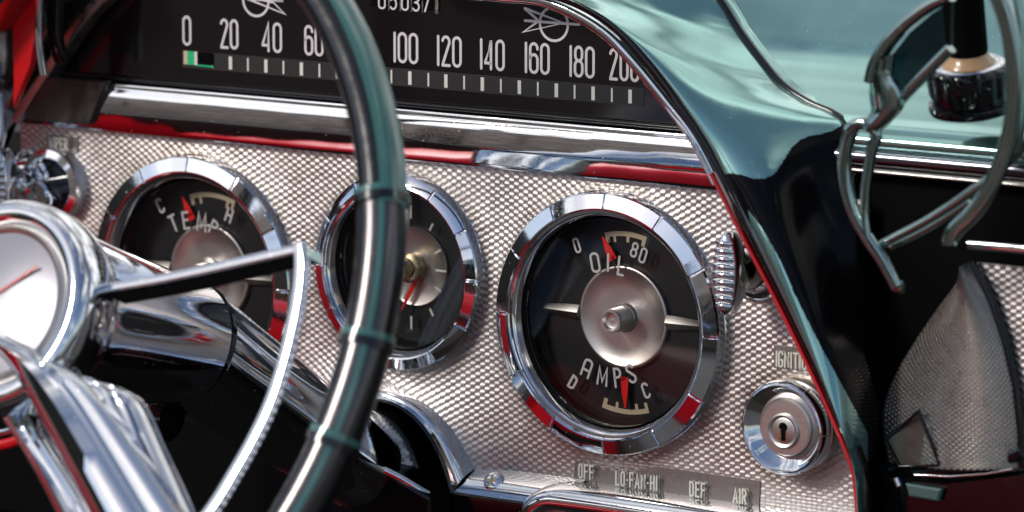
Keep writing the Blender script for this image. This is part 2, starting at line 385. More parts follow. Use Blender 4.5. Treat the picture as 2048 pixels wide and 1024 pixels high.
# ---- gauges
def seg_ring(R,th,parent=None):
    """12-segment bezel: broad band with radial grooves, inner lip and polished funnel"""
    ths=[]; tag=[]
    gw=.55/R
    for k in range(12):
        t=k*math.pi/6
        for a,g in ((-gw*1.3,0),(-gw*.45,1),(gw*.45,1),(gw*1.3,0)): ths.append(t+a); tag.append((g,k,a>0))
        for q in range(1,8): ths.append(t+gw*1.3+(math.pi/6-2.6*gw)*q/8); tag.append((0,k,True))
    s=R/50.5
    tilt=[random.uniform(-.22,.22) for _ in range(12)]
    prof=[(R+.9,0),(R+.9,1.2),(R,2.0),(R,6.3),(R-.5,7.0),(R-5.9*s,8.3),(R-6.5*s,8.1),(R-6.7*s,7.0),(R-7.9*s,6.9),(R-8.6*s,6.4),(R-9.0*s,5.6),(R-10.2*s,1.2),(R-10.4*s,.2)]
    def mod(i,k,t,r,h):
        g,seg,aft=tag[k]; seg=seg if aft else (seg-1)%12
        if i in (4,5,6):
            h=h+ (tilt[seg]*(1 if i==4 else -1))
            if g: h-=.55
        return r,h
    return lathe(prof,n=0,ths=ths,mod=mod)
def offs(VF,c): return [np.asarray(v)+np.array(c) for v in VF[0]],VF[1]
def polar(c,r,a,w): a=math.radians(a); return np.array([c[0]+r*math.sin(a),c[1]+r*math.cos(a),w])
def arc_scale(mb,c,r,a0,a1,teeth,w,tk=1.9,tl=2.2,inward=True,h=.12):
    n=24; rows=[]
    for z in (w,w+h):
        for rr in (r-tk/2,r+tk/2): rows.append([polar(c,rr,a0+(a1-a0)*i/n,z) for i in range(n+1)])
    a=rows; mb.add(*grid([a[0],a[2],a[3],a[1]]))
    for te,tw in teeth:
        d=tw/r*28.6; r0=r-tk/2+.1; r1=r-tk/2-tl
        q=[polar(c,r0,te-d,0),polar(c,r0,te+d,0),polar(c,r1,te+d,0),polar(c,r1,te-d,0)]
        mb.add(*prism(q,w,w+h+.01))
def needle(th,base,tip,bw,w,parent=None):
    a,b=P(*base,w),P(*tip,w); d=nrm(b-a); s=np.array([d[1],-d[0],0]); L=np.linalg.norm(b-a)
    q=[a-s*bw/2,a+s*bw/2,a+d*L*.5+s*bw*.36,b+s*.25,b-s*.25,a+d*L*.5-s*bw*.36]
    V,Fc=prism(q,w-.3,w+.1); return mk('needle',V,Fc,RED,th,parent=parent,smooth=False)
def gauge_core(name,label,c,R,disc_r,group):
    th=Thing(name,label,'gauge',(c[0],c[1],0),group)
    V,Fc=offs(seg_ring(R,th),c); bez=mk('bezel',V,Fc,CHROMEB,th,angle=28)
    s=R/50.5
    V,Fc=lathe([(R-10.3*s,3),(R-10.3*s,-5.5),(R-12*s,-7.6),(0.01,-7.6)],c,n=96); mk('dial',V,Fc,DIAL,th,angle=30)
    return th,s
GG='round gauges with twelve-section chrome bezels'
oilg,s=gauge_core('oil_and_amps_gauge','large round gauge lettered OIL above and AMPS below a silver hub with a protruding post','',50.5,0,GG) if False else gauge_core('oil_and_amps_gauge','large round gauge lettered OIL above and AMPS below a silver hub with a protruding post',(0,0,0),50.5,19.6,GG)
V,Fc=lathe([(20.2,-7.6),(20.2,-6.2),(19.6,-5.6),(18.6,-5.7),(18.2,-6.0),(12,-6.35),(5,-6.1),(0.01,-6.0)],(0,.9,0),n=96); disc=mk('hub_disc',V,Fc,SATIN,oilg,angle=60)
V,Fc=lathe([(5.9,-6.3),(5.6,-5.6),(4.7,-5.0),(4.6,3.6),(4.3,4.1),(3.5,4.1),(3.3,3.6),(2.9,2.6),(1.6,2.3),(.01,2.5)],(.6,.9,0),n=48); mk('post',V,Fc,SATIN,oilg,angle=40)
def bar(a,b,wd,c):
    path=catmull([a,(np.array(a)+b)/2,b],6); sec=np.array([(-1,0),(-.55,.55),(0,1),(.55,.55),(1,0),(0,-.2)])
    return sweep(path,lambda t:sec*np.array([wd*(.62+.38*min(1,t*1.3)) if t>.08 else wd*.25,1.7 if t>.08 else .6]),(0,0,1))
V,Fc=bar(np.array([-36.5,1.3,-5.6]),np.array([-19.9,1.1,-5.6]),2.7,0); mk('side_bar',V,Fc,SATIN,oilg,angle=50)
V,Fc=bar(np.array([36.5,1.3,-5.6]),np.array([19.9,1.1,-5.6]),2.7,0); mk('side_bar',V,Fc,SATIN,oilg,angle=50)
mb=MB(); arc_scale(mb,(0,0),33.0,-16.5,16.5,[(-15,2.0),(-9,1.1),(2,1.4),(15,1.6)],-7.5); mb.build('scale_arc',TAN,oilg,smooth=False)
mb=MB(); arc_scale(mb,(0,0),36.0,196.5,162.5,[(195,1.8),(186,1.3),(171,1.3),(163.6,1.4)],-7.5); mb.build('scale_arc',TAN,oilg,smooth=False)
needle(oilg,(1226,520),(1204.7,473),3.9,-5.0)
needle(oilg,(1248.6,754),(1250.5,816),3.7,-5.0)
LW=-3.2
mb=MB()
for ch,b,t_,W in (('O',(1194,544),(1187.5,506),3.4),('I',(1216.3,542),(1216.8,508),0),('L',(1241,550),(1244.5,514),2.3),('0',(1158.5,504.4),(1150,477),2.1),('8',(1265.6,513),(1273,486),2.3),('0',(1282.5,524.5),(1290.8,497),2.3)): letter_at(mb,ch,b,t_,W,.95 if W==0 or ch in 'OL' and W>2.2 else .8,LW,.25)
mb.build('lettering',WHITE,oilg,smooth=False); mb=MB()
for ch,b,t_,W in (('a',(1168.8,752.5),(1180,720),3.4),('M',(1204,770),(1207.5,734.5),4.1),('P',(1238,774.5),(1234,736.5),2.7),('S',(1268,764),(1257,730),3.0),('D',(1140.5,775),(1152,754),2.3),('C',(1297,795),(1287.7,766.7),2.3)): letter_at(mb,ch,b,t_,W,.92,LW,.25)
mb.build('lettering',WHITE,oilg,smooth=False)
V,Fc=lathe([(40.2,1.6),(30,1.9),(15,2.15),(7.2,2.2),(7.2,2.0),(15,1.95),(30,1.7),(40.2,1.4)],n=96)
def glass(th,c,r,w=1.5,hole=0):
    V,Fc=lathe([(r,w),(hole if hole else .01,w+.5)],c,n=80); mk('glass',V,Fc,GLASS,th,angle=60)
glass(oilg,(0,0,0),40.2,1.2,5.2)
tempg,s=gauge_core('temperature_gauge','large round gauge lettered TEMP with a reddish black dial, partly behind the steering column',(-201.1,-2.1,0),50.5,20,GG)
TC=(-201.1,-2.1)
V,Fc=lathe([(20.4,-7.6),(20.4,-6.2),(19.8,-5.6),(18.8,-5.7),(18.4,-6.0),(12,-6.35),(5,-6.1),(0.01,-6.0)],(TC[0],TC[1]+1,0),n=96); mk('hub_disc',V,Fc,SATIN,tempg,angle=60)
V,Fc=lathe([(6.6,-6.3),(6.3,-5.2),(4.9,-4.4),(4.7,2.6),(4.3,3.0),(.01,3.0)],(TC[0],TC[1]+1,0),n=48); mk('post',V,Fc,SATIN,tempg,angle=40)
for sg in (-1,1):
    V,Fc=bar(np.array([TC[0]+sg*36.5,TC[1]+1.3,-5.6]),np.array([TC[0]+sg*19.9,TC[1]+1.1,-5.6]),2.7,0); mk('side_bar',V,Fc,SATIN,tempg,angle=50)
mb=MB(); arc_scale(mb,TC,33.2,-19,22,[(-17.5,1.7),(-9.5,1.3),(16,1.3),(21,1.3)],-7.5,tl=2.6); mb.build('scale_arc',TAN,tempg,smooth=False)
needle(tempg,(384,440),(364.5,393),3.9,-5.0)
mb=MB()
for ch,b,t_,W in (('C',(327,424),(314.5,398.5),2.3),('T',(354,462),(342,431),3.1),('E',(375,457),(370,424),2.7),('M',(403,462),(405,426),4.3),('P',(423,467.5),(433,443),3.0),('H',(455,443),(462.5,418),2.6)): letter_at(mb,ch,b,t_,W,.95,LW,.25)
mb.build('lettering',WHITE,tempg,smooth=False)
glass(tempg,(TC[0],TC[1],0),40.2,1.2,5.2)
clk,s=gauge_core('dashboard_clock','small round clock with red hand and brass knob, half hidden behind the steering wheel rim',(-98.4,10.9,0),39.2,15.7,GG)
CC=(-98.4,11.2)
V,Fc=lathe([(16.0,-7.6),(16.0,-6.6),(15.4,-6.2),(14.8,-6.5),(8,-6.7),(0.01,-6.6)],(*CC,0),n=80); mk('hub_disc',V,Fc,BRASS,clk,angle=60) if False else mk('hub_disc',V,Fc,SATIN,clk,angle=60)
V,Fc=lathe([(5.6,-6.6),(5.6,-4.6),(5.0,-4.2),(5.0,-3.4),(5.7,-3.0),(5.7,-1.4),(5.0,-1.0),(4.2,-.8),(4.2,5.6),(3.9,6),(.01,6)],(*CC,0),n=40); mk('setting_knob',V,Fc,BRASS,clk,angle=40)
mb=MB()
for k in range(12):
    a=k*30; L=5.2 if k%3==0 else 3.2; r0=22.2; d=np.array([math.sin(math.radians(a)),math.cos(math.radians(a)),0]); s_=np.array([d[1],-d[0],0])
    if a==90: r0=16.5
    rin=(11.8 if a==90 else 13.4) if a in (60,90,120) else (18 if a in(30,150) else 19.5)
    c0=np.array([CC[0],CC[1],0]); q=[c0+d*rin-s_*.45,c0+d*rin+s_*.45,c0+d*(rin+L)+s_*.45,c0+d*(rin+L)-s_*.45]
    mb.add(*prism(q,-4.4,-4.15))
mb.build('hour_markers',CREAM,clk,smooth=False)
needle(clk,(836,550),(803,620),2.6,-3.6)
a,b=P(828,550,-4),P(808,598,-4); V,Fc=sweep([a,b],rrect(1.1,.3,.1),(0,0,1)); mk('hour_hand',V,Fc,SATIN,clk)
glass(clk,(-98.4,10.9,0),30.6,1.0,4.6)
# ---- speedometer
spd=Thing('speedometer','wide black speedometer window with white numerals from 0 to 200','speedometer',(-125,100,0))
_L=PP([(820,-40,14),(900,-14,14),(1000,-4,14),(1080,4,14),(1150,32,14),(1215,74,14),(1270,132,14),(1330,205,15),(1385,275,16),(1400,300,16)])
face=[(-330,73),(-330,_L[0][1]+1)]+[(p[0]+1.5,p[1]+1.5) for p in _L[:-1]]+[(_L[-1][0]+1.5,73)]
V,Fc=prism(face,-8,-1.0); mk('face',V,Fc,SPEEDO,spd,smooth=False)
vb=92.9
mb=MB()
NUM=[('0',362.5,381),('20',437.5,475),('40',521,562),('60',606,645),('80',695,735),('100',784.5,834),('120',871.5,921),('140',957.5,1007),('160',1047,1097),('180',1136.5,1187),('200',1215.5,1276)]
ts=1.1
for s_,x0,x1 in NUM:
    u0=P(x0,100)[0]+ts/2; u1=P(x1,150)[0]-ts/2
    ws=[G[c][0] for c in s_]; H=11.1; nat=[max(w,.02)*H for w in ws]; gap=1.75; k=(u1-u0-gap*(len(s_)-1))/sum(nat); x=u0
    for c,w in zip(s_,nat):
        glyph(mb,c,np.array([x,vb,-1.0]),np.array([1.,0,0]),np.array([0,1.,0]),w*k,H,ts,.15); x+=w*k+gap
mb.build('numerals',WHITE,spd,smooth=False)
# slot with tick scale and green pointer
uA=P(362,130)[0]; uB=P(1285,200)[0]; vt=P(1085,200)[1]
vS1=P(1045,163)[1]; vS0=P(1045,187)[1]
V,Fc=prism([(uA,vS0-1.2),(uB,vS0-1.2),(uB,vS1+1.0),(uA,vS1+1.0)],-3,-.80); mk('scale_slot',V,Fc,SLOTM,spd,smooth=False)
mb=MB()
xs=[(423,0),(459,1),(494,0),(530,1),(565,0),(601,1),(637,0),(673,1),(709,0),(745,1),(781,0),(818,1),(855,0),(890,1),(926.5,0),(963,1),(1000,0),(1037,1),(1074,0),(1111,1),(1147.5,0),(1184.5,1),(1222,0),(1258.5,1)]
for i,(x,b) in enumerate(xs):
    yc=123+(x-459)*(193-123)/(1258.5-459); u=P(x,yc)[0]; wd=1.55 if b else .75
    mb.add(*prism([(u-wd/2,vS0-.4),(u+wd/2,vS0-.4),(u+wd/2,vS1+.2),(u-wd/2,vS1+.2)],-.9,-.55))
mb.build('tick_marks',CREAM,spd,smooth=False)
u0,u1,u2,u3,u4=[P(x,118)[0] for x in (366,374,387,393,425)]
V,Fc=prism([(u1,vS0+.2),(u2,vS0+.2),(u2,vS1+1),(u1,vS1+1)],-.9,-.35); gp=mk('pointer',V,Fc,GREEN,spd,smooth=False)
V,Fc=prism([(u0,vS0+.2),(u1-.1,vS0+.2),(u1-.1,vS1+1),(u0,vS1+1)],-.9,-.4); mk('pointer_edge',V,Fc,TAN,spd,parent=gp,smooth=False)
V,Fc=prism([(u2+.1,vS0+.2),(u3,vS0+.2),(u3,vS1+1),(u2+.1,vS1+1)],-.9,-.4); mk('pointer_edge',V,Fc,CREAM,spd,parent=gp,smooth=False)
V,Fc=prism([(u3+.1,vS0+.6),(u4,vS0+.6),(u4,vS1+1),(u3+.1,vS1+1)],-.9,-.45); mk('pointer_window',V,Fc,BLACKM,spd,parent=gp,smooth=False)
V,Fc=prism([(u3+.1,vS0-.1),(u4,vS0-.1),(u4,vS0+.5),(u3+.1,vS0+.5)],-.9,-.3); mk('pointer_line',V,Fc,GREEN,spd,parent=gp,smooth=False)
# odometer
q=PP([(742,-12),(880,-2),(880,23),(742,12)],-1); V,Fc=prism([(q[0][0],q[3][1]),(q[1][0],q[3][1]),(q[1][0],q[3][1]+9),(q[0][0],q[3][1]+9)],-3,-.75); odo=mk('odometer_window',V,Fc,BLACKM,spd,smooth=False)
mb=MB(); vo=P(812,20,-.6)[1]
for ch,x in zip('05037',(756,779,802,824,845)):
    u=P(x,14)[0]; glyph(mb,ch,np.array([u,vo+.0,-.7]),np.array([1.,0,0]),np.array([0,1.,0]),2.9,6.4,.75,.12)
mb.build('odometer_digits',WHITE,spd,parent=odo,smooth=False)
mb=MB()
for x,wd in ((775,.35),(798,.35),(820,.35),(842,.35),(868,1.5)):
    u=P(x,14)[0]; mb.add(*prism([(u,vo-.6),(u+wd,vo-.6),(u+wd,vo+7),(u,vo+7)],-.9,-.66))
mb.build('wheel_edges',DIMMET,spd,parent=odo,smooth=False)
# indicator arrows with rings
def emblem(pts_list,ring):
    mb=MB()
    for pl_ in pts_list:
        a=PP(pl_,-1.0); V,Fc=ribbon([p[:2] for p in a],1.0,False,lambda x,y,z:np.array([x,y,z]),-1.0,.15+.012*len(mb.V)); mb.add(V,Fc)
    c=P(*ring[:2],-1.0); r=ring[2]
    V,Fc=ribbon([(c[0]+r*math.cos(t),c[1]+r*math.sin(t)) for t in np.linspace(0,2*math.pi,40,endpoint=False)],1.0,True,lambda x,y,z:np.array([x,y,z]),-1.0,.14); mb.add(V,Fc)
    mb.build('arrow_emblem',WHITE,spd,smooth=False)
emblem([[(1159,48),(1050,39)] if False else [(1051,17),(1128,46),(1047,64),(1078,42),(1051,17)],[(1050,41),(1159,49)],[(1050,17),(1078,42)]],(1108,48,6.4))
emblem([[(482,-8),(570,28),(540,-2),(567,2),(500,-2)],[(482,-10),(545,4)]],(512,0,6.4))
# ---- chrome moulding between window and face
mo=Thing('chrome_moulding','wide polished chrome strip running under the speedometer window','trim strip',(-130,65,0),empty=False)
ul,ur=-294,60; rows=[]
prof=[(55.2,0),(55.2,4.6)]; wv=5.2
for q in range(15):
    v=56+q*1.2; prof.append((v,wv)); wv-=1.2*math.tan(math.radians(-17+q*1.5 if q<6 else (0 if q==6 else (1.5+(q-7)*1.1 if q<12 else 11+(q-12)*6))))
prof+=[(73.6,wv+.1),(74.4,wv+.4),(75.2,wv),(75.4,.4),(75.4,-1)]
for v,w in prof:
    ua=-294.5+(v-55)*.70; rows.append([np.array([ua+(ur-ua)*i/60,v-.2*w*0,w+.07*math.sin(i*.55)+.04*math.sin(i*1.3+1)]) for i in range(61)])
mb=MB(); mb.add(*grid(rows)); mb.add([r[0] for r in rows],[tuple(range(len(rows)))]); mb.build('chrome_moulding',CHROME,mo,angle=50)
ec=Thing('moulding_end_plate','dull grey metal end plate over the far end of the chrome strip','trim plate',(-285,65,8),empty=False)
V,Fc=prism(PP([(93,154,9),(214,163,9),(178,250,9),(44,241,9)]),6,9.2,.5); mk('moulding_end_plate',V,Fc,mat('dull_steel',(.10,.095,.09),1,.38,rn=(120,.3,.5)),ec,smooth=False)
seam=Thing('window_gasket','thin black gasket line along the top of the chrome strip','gasket',(-130,78,0),empty=False)
V,Fc=sweep([np.array([u,76.6,1.2]) for u in np.linspace(-282,60,20)],rrect(2.2,2.4,.8),(0,0,1)); mk('window_gasket',V,Fc,BLACKG,seam)
# ---- left end: dark frame of the cluster and polished side wall that mirrors the face
fr=Thing('cluster_side_frame','dark polished frame leaning down the far end of the speedometer window','frame',(-290,90,0),empty=False)
a=PP([(275,-60,6),(200,8,6),(150,70,6),(105,140,5),(72,190,4),(42,238,3)]); V,Fc=sweep(catmull(a,5),rrect(5,9,1.2),(0,0,1)); mk('cluster_side_frame',V,Fc,DIMMET,fr)
sw=Thing('cluster_end_wall','polished metal end wall mirroring the checkered face at the far end of the cluster','end wall',(-300,30,0))
A_=[(300,-90,0),(200,-5,0),(95,150,0),(38,240,0),(2,330,0),(-30,420,0),(-60,520,0)]
a0=PP(A_); a1=a0+np.array([-14,0,46.]); a0=catmull(a0,6); a1=catmull(a1,6)
V,Fc=grid([a0,(a0+a1)/2+np.array([-1.5,0,0]),a1]); mk('mirror_sheet',V,Fc,mat('polished_sheet',(.62,.60,.60),1,.06,rn=(90,.04,.12)),sw)
# red stripe and steel edge beyond
q=PP([(30,-30,30),(78,-30,30),(74,60,30),(64,130,30),(50,195,26),(42,215,26),(36,170,28),(28,80,30)]); V,Fc=prism(q,28,31,.4); V=[np.array(v) for v in V]; mk('red_edging',V,Fc,REDP,sw)
q=PP([(75,-30,31),(84,20,31),(76,80,31),(84,130,31),(60,190,30),(76,140,31)][:0]+[(80,-40,31),(78,40,31),(80,100,30),(88,150,29)]); V,Fc=sweep(catmull(q,5),rrect(3.2,2,.6),(0,0,1)); mk('chrome_edging',V,Fc,CHROME,sw)
q=PP([(112,-40,22),(110,20,22),(112,80,21),(124,120,18)]); V,Fc=sweep(catmull(q,5),rrect(7,5,2.2),(0,0,1)); mk('dark_edging',V,Fc,BLACKG,sw)
# ---- teal visor over the cluster
vis=Thing('dash_visor','glossy teal painted cowl sweeping diagonally down the passenger side of the cluster','dash cowl',(70,40,0))
Li=[(820,-40,14),(900,-14,14),(1000,-4,14),(1080,4,14),(1150,32,14),(1215,74,14),(1270,132,14),(1330,205,15),(1385,275,16),(1432,365,16),(1480,462,17),(1555,605,18),(1635,770,19),(1688,890,19),(1710,960,19),(1716,1060,19)]
Lo=[(840,-62,22),(930,-36,22),(1030,-28,22),(1110,-18,22),(1185,12,22),(1250,60,22),(1305,122,22),(1362,200,23),(1418,285,23),(1460,365,24),(1508,462,24),(1580,605,25),(1658,770,26),(1708,890,26),(1728,960,26),(1734,1060,26)]
Li,Lo=PP(Li),PP(Lo)
pth=catmull(Li*.9+Lo*.1+np.array([0,0,-1.5]),5)
mb=MB(); V,Fc=sweep(pth[:46],rrect(4.2,7,1.4),(0,0,1)); mk('polished_lip',V,Fc,CHROME,vis,angle=50)
V,Fc=sweep((pth+np.array([2.0,.6,4.6]))[44:],rrect(1.7,4,.8),(0,0,1)); mk('red_reflection_strip',V,Fc,REDP,vis)  # red strip stands in for the red mirrored along the lip
pth2=catmull(Li*.25+Lo*.75+np.array([1.0,0,0.]),5); V,Fc=sweep(pth2,rrect(3.8,6,1.8,4),(0,0,1)); mk('edge_bead',V,Fc,BLACKG,vis)
K =PP([(1330,-90,-12),(1400,-45,-12),(1440,-2,-12),(1478,58,-12),(1520,115,-11),(1565,168,-10),(1618,204,-9),(1668,226,-8),(1692,248,-6),(1702,300,-2),(1700,380,2),(1716,480,4),(1742,600,4),(1758,740,4),(1764,900,4),(1764,1060,4)])
Mid=(Lo*.55+K*.45); Mid[:,2]+=np.array([6,6,6,6,6,6,6,7,9,12,14,14,13,12,11,10])
Q1=Lo+np.array([0.6,0,1.5]); Q1[:,2]+=2
cs=loft([Lo+np.array([0,0,-1.]),Q1+(Mid-Lo)*.22+np.array([0,0,2.5]),Mid,Lo*.22+K*.78+np.array([0,0,4.]),K,K+np.array([1.5,0,-6.])],m=40,k=520)
V,Fc=grid(cs); V=np.asarray(V); Fa=np.array(Fc)
def proj(p):
    q=(np.asarray(p)-CAM)@RC.T; return 1024+F*q[...,0]/-q[...,2],512-F*q[...,1]/-q[...,2]
Vq,Fq_=sweep(catmull(K[:10]+np.array([.4,.2,.6]),6),rrect(2.0,2.6,.9),(0,0,1)); mk('crease_seam',Vq,Fq_,BLACKG,vis,angle=50)
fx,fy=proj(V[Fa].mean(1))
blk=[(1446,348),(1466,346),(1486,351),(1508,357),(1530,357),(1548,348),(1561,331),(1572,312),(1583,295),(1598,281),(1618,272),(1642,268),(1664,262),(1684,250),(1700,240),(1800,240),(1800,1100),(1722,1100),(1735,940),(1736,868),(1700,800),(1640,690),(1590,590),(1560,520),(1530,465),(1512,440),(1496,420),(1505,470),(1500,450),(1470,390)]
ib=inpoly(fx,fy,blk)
mk('cowl_shell',V,[tuple(f) for f in Fa[~ib]],TEAL,vis,angle=70); mk('cowl_dark_reflection',V,[tuple(f) for f in Fa[ib]],BLACKD,vis,angle=70)  # black faces paint a dark reflection onto the teal cowl
# ---- dash top and passenger side
dt=Thing('painted_dash_shelf','glossy teal painted dashboard top with a rolled front edge','dashboard top',(160,60,0))
pr=[(-30,-150)]
def vw(x,y,w): p=P(x,y,w); return p[1],p[2]
prof=[vw(1850,-260,-130),vw(1850,-60,-75),vw(1850,120,-38),vw(1850,200,-18),vw(1850,240,-8),vw(1850,262,-2),vw(1850,285,2),vw(1850,300,2),vw(1850,310,0)]
prof=catmull(np.array([(v,w,0) for v,w in prof]),6)[:,:2]
u0=P(1696,250,-10)[0]
Kc=catmull(np.array([(1180,-330,0),(1290,-160,0)]+[(*[float(a) for a in proj(k)],0) for k in K[:10]]),8)
def kx(y): return np.interp(y,Kc[:,1],Kc[:,0])
start=[]
for v,w in prof:
    lo,hi=-250.,400.
    for _ in range(40):
        m_=(lo+hi)/2; x_,y_=proj(np.array([m_,v,w])); 
        if x_<kx(y_)+3: lo=m_
        else: hi=m_
    start.append(lo)
start=np.array(start)
rows=np.array([[np.array([ (sa_)*(1-q)+(u0+260)*q,v,w]) for (v,w),sa_ in zip(prof,start)] for q in np.r_[0,.01,np.linspace(.03,1,24)]])
Ks=loft([K[:9]+np.array([1.5,0,-6.]),K[:9]+np.array([1.5,0,-6.])],m=1,k=2)
edge=rows[0]; ey_=np.array([proj(p)[1] for p in edge]); Kd=catmull(K+np.array([1.5,0,-6.]),8); Ky=np.array([proj(p)[1] for p in Kd])
near=np.array([[np.interp(y,Ky[:80],Kd[:80,c]) for c in range(3)] for y in ey_]); near[:,2]=np.minimum(near[:,2],edge[:,2]+200)
Vs,Fs=grid([near,edge]); mk('inner_flank',Vs,Fs,TEAL,vis,angle=60)
# the top meets the cowl along the crease: keep only what lies outside it
V,Fc=grid(rows,flip=True); mk('painted_top',V,Fc,TEAL,dt,angle=60)
vv,ww=prof[-1]
Vs,Fs=sweep([np.array([u,vv-2.8,ww+.6]) for u in np.linspace(u0+2,u0+260,10)],rrect(5.5,5,2.3,5),(0,0,1)); mk('dark_strip',Vs,Fs,mat('smoky_chrome',(.17,.16,.19),1,.12),dt)
Vs,Fs=sweep([np.array([u,vv-7.6,ww+.2]) for u in np.linspace(u0+2,u0+260,10)],rrect(1.5,3,.7,4),(0,0,1)); mk('bright_strip',Vs,Fs,DIMMET,dt)
# black recess below
lb=Thing('passenger_dash_recess','deep glossy black recess under the dashboard top beside the cowl','dash recess',(150,-10,0),empty=False)
mb=MB(); mb.add(*prism([(u0-22,-140),(u0+260,-140),(u0+260,vv-9),(u0-22,vv-9)],-30,-6)); mb.build('passenger_dash_recess',BLACKM,lb,smooth=False)
# textured radio panel and its curved flank
rp=Thing('radio_panel','checkered silver panel at the right-hand end beyond the cowl, with a mirrored panel modelled on its curved flank','dashboard panel',(170,-20,0))
pa=P(1955,520,10)
embossed('flat_sheet',pa[0]-2,pa[0]+70,-110,pa[1],2.23,1.36,PANELM2,rp)
for o in list(rp.o.children): o.location=(0,0,.010)
# curved flank, its relief models a mirrored panel: sheet bowed between traced edges
e0=PP([(1945,522,12),(1985,600,12),(2012,680,12),(2032,770,12),(2042,860,12),(2044,935,12)]); e1=PP([(1940,535,9),(1880,610,4),(1825,690,2),(1785,760,2),(1765,830,3),(1775,925,6)])
c0,c1=catmull(e0,12),catmull(e1,12); n1=len(c0)
nu,nv=44,84
def flank_pt(s,t):
    k=t*(n1-1); i=int(min(k,n1-2)); f=k-i; a=c0[i]*(1-f)+c0[i+1]*f; b=c1[i]*(1-f)+c1[i+1]*f
    ss=s**1.35; p=a*(1-ss)+b*ss; p=p+np.array([0,0,9.*math.sin(math.pi*min(s,1))]); return p
Vf=[];
e=.12; ss=[];si=[];tt=[];ti=[]
for i in range(nu): ss+=[(i+e)/nu,(i+1-e)/nu]; si+=[i,i]
for j in range(nv): tt+=[(j+e)/nv,(j+1-e)/nv]; ti+=[j,j]
for jj,t in enumerate(tt):
    for ii,s_ in enumerate(ss):
        p=flank_pt(1-s_,t); h=.35 if (si[ii]+ti[jj])%2==0 else 0.
        if h==0: h=.16*(1 if jj%2==0 else -1)
        Vf.append(p+np.array([0,0,h]))
Vf=np.array(Vf).reshape(len(tt),len(ss),3); V,Fc=grid(Vf,flip=True); mk('curved_flank',V,Fc,PANELD,rp,smooth=False)
V,Fc=sweep(e0+np.array([.4,0,1.]),rrect(2.2,3,1),(0,0,1)); mk('black_edge',V,Fc,BLACKG,rp)
V,Fc=sweep(PP([(1765,940,9),(1850,944,10),(1950,938,12),(2000,925,13),(2046,905,14)]),rrect(4.5,4,1.5),(0,0,1)); mk('black_edge',V,Fc,BLACKG,rp)
q=PP([(1772,880,13),(1838,822,17),(1880,930,17),(1800,934,14)]); V,Fc=sweep(catmull(q,1,closed=True),rrect(1.5,1.5,.5),(0,0,1),closed=True); mk('mirrored_label_outline',V,Fc,BLACKG,rp)
V,Fc=prism([p for p in PP([(1776,880,14),(1836,828,14),(1874,926,14),(1802,930,14)])],8,14.2,.2); mk('label_plate',V,Fc,mat('mirrored_label',(.16,.155,.14),1,.42,rn=(150,.35,.5)),rp)  # outline and plate model the mirror image of a label
ts_=Thing('upper_chrome_strip','short chrome strip above the right-hand checkered panel','trim strip',(180,35,0),empty=False)
V,Fc=sweep(PP([(1938,489,22),(1990,493,22),(2080,501,22)]),rrect(3.0,3,.8),(0,0,1)); mk('upper_chrome_strip',V,Fc,CHROME,ts_)
tb=Thing('lower_black_shelf','black shelf with a thin bright edge under the right-hand checkered panel','shelf',(170,-110,0))
V,Fc=prism([p for p in PP([(1765,950,12),(1900,958,12),(2090,935,12),(2090,1100,12),(1765,1100,12)])],-10,14,1.5); mk('shelf_body',V,Fc,BLACKG,tb)
V,Fc=sweep(PP([(1830,950,16),(1900,953,16),(1970,948,16),(2026,938,16)]),rrect(.9,1,.3),(0,0,1)); mk('bright_edge',V,Fc,CHROME,tb)
V,Fc=prism([p for p in PP([(1812,966,16),(1884,978,16),(1878,1002,16),(1820,992,16)])],14.5,17,.6); mk('teal_clip',V,Fc,TEALP,tb)
V,Fc=sweep(PP([(1792,956,17),(1798,972,17)]),rrect(2.6,2.4,1),(0,0,1)); mk('clip_stud',V,Fc,CHROME,tb)
# ---- ignition lock
ig=Thing('ignition_lock','round chrome ignition lock with a keyhole, under the IGNITION plate','ignition lock',(*P(1562,858,13)[:2],0))
ic=P(1562,858,13.5)[:2]
ths=np.linspace(0,2*math.pi,72,endpoint=False)
V,Fc=lathe([(17.6,0),(17.6,3.5),(16.8,4.6),(15.8,4.9),(15,4.9)],(*ic,0),n=72); mk('flange',V,Fc,mat('flange_metal',(.78,.70,.64),1,.3),ig,angle=40)
V,Fc=lathe([(15.4,4.0),(15.6,6),(17.2,7.4),(17.9,9.0),(17.9,11.6),(17.3,13.0),(16.2,13.6),(14.6,12.6),(13.0,10.6),(11.4,9.8),(10.9,9.2),(10.9,7)],(*ic,0),n=72); bz=mk('bezel',V,Fc,CHROMEB,ig,angle=50)
mb=MB()
for a in (30,90,150,210,270,330):
    d=np.array([math.sin(math.radians(a+3)),math.cos(math.radians(a+3)),0]); c0=np.array([*ic,0])
    mb.add(*sweep([c0+d*18.0+[0,0,9.6],c0+d*18.0+[0,0,11.8],c0+d*17.4+[0,0,13.1]],rrect(.5,.4,.1),d))
mb.build('notches',DIMMET,ig,parent=bz)
V,Fc=lathe([(10.7,7),(10.7,10.2),(10.2,10.8),(.01,10.9)],(*ic,0),n=60); mk('lock_face',V,Fc,SATIN,ig,angle=40)
kc=(ic[0]-.3,ic[1]-1.2,0)
V,Fc=lathe([(6.6,10.6),(6.6,11.5),(6.0,11.9),(5.2,11.6),(5.0,11.2),(4.4,11.4),(.01,11.5)],kc,n=48); mk('key_barrel',V,Fc,SATIN,ig,angle=40)
kh=[(math.cos(t)*1.7,1.6+math.sin(t)*1.7) for t in np.radians(np.linspace(-50,230,14))]+[(-.9,-3.6),(.9,-3.6)]
V,Fc=prism([(kc[0]+x,kc[1]+y) for x,y in kh],11.0,11.75); mk('keyhole',V,Fc,BLACKM,ig,smooth=False)
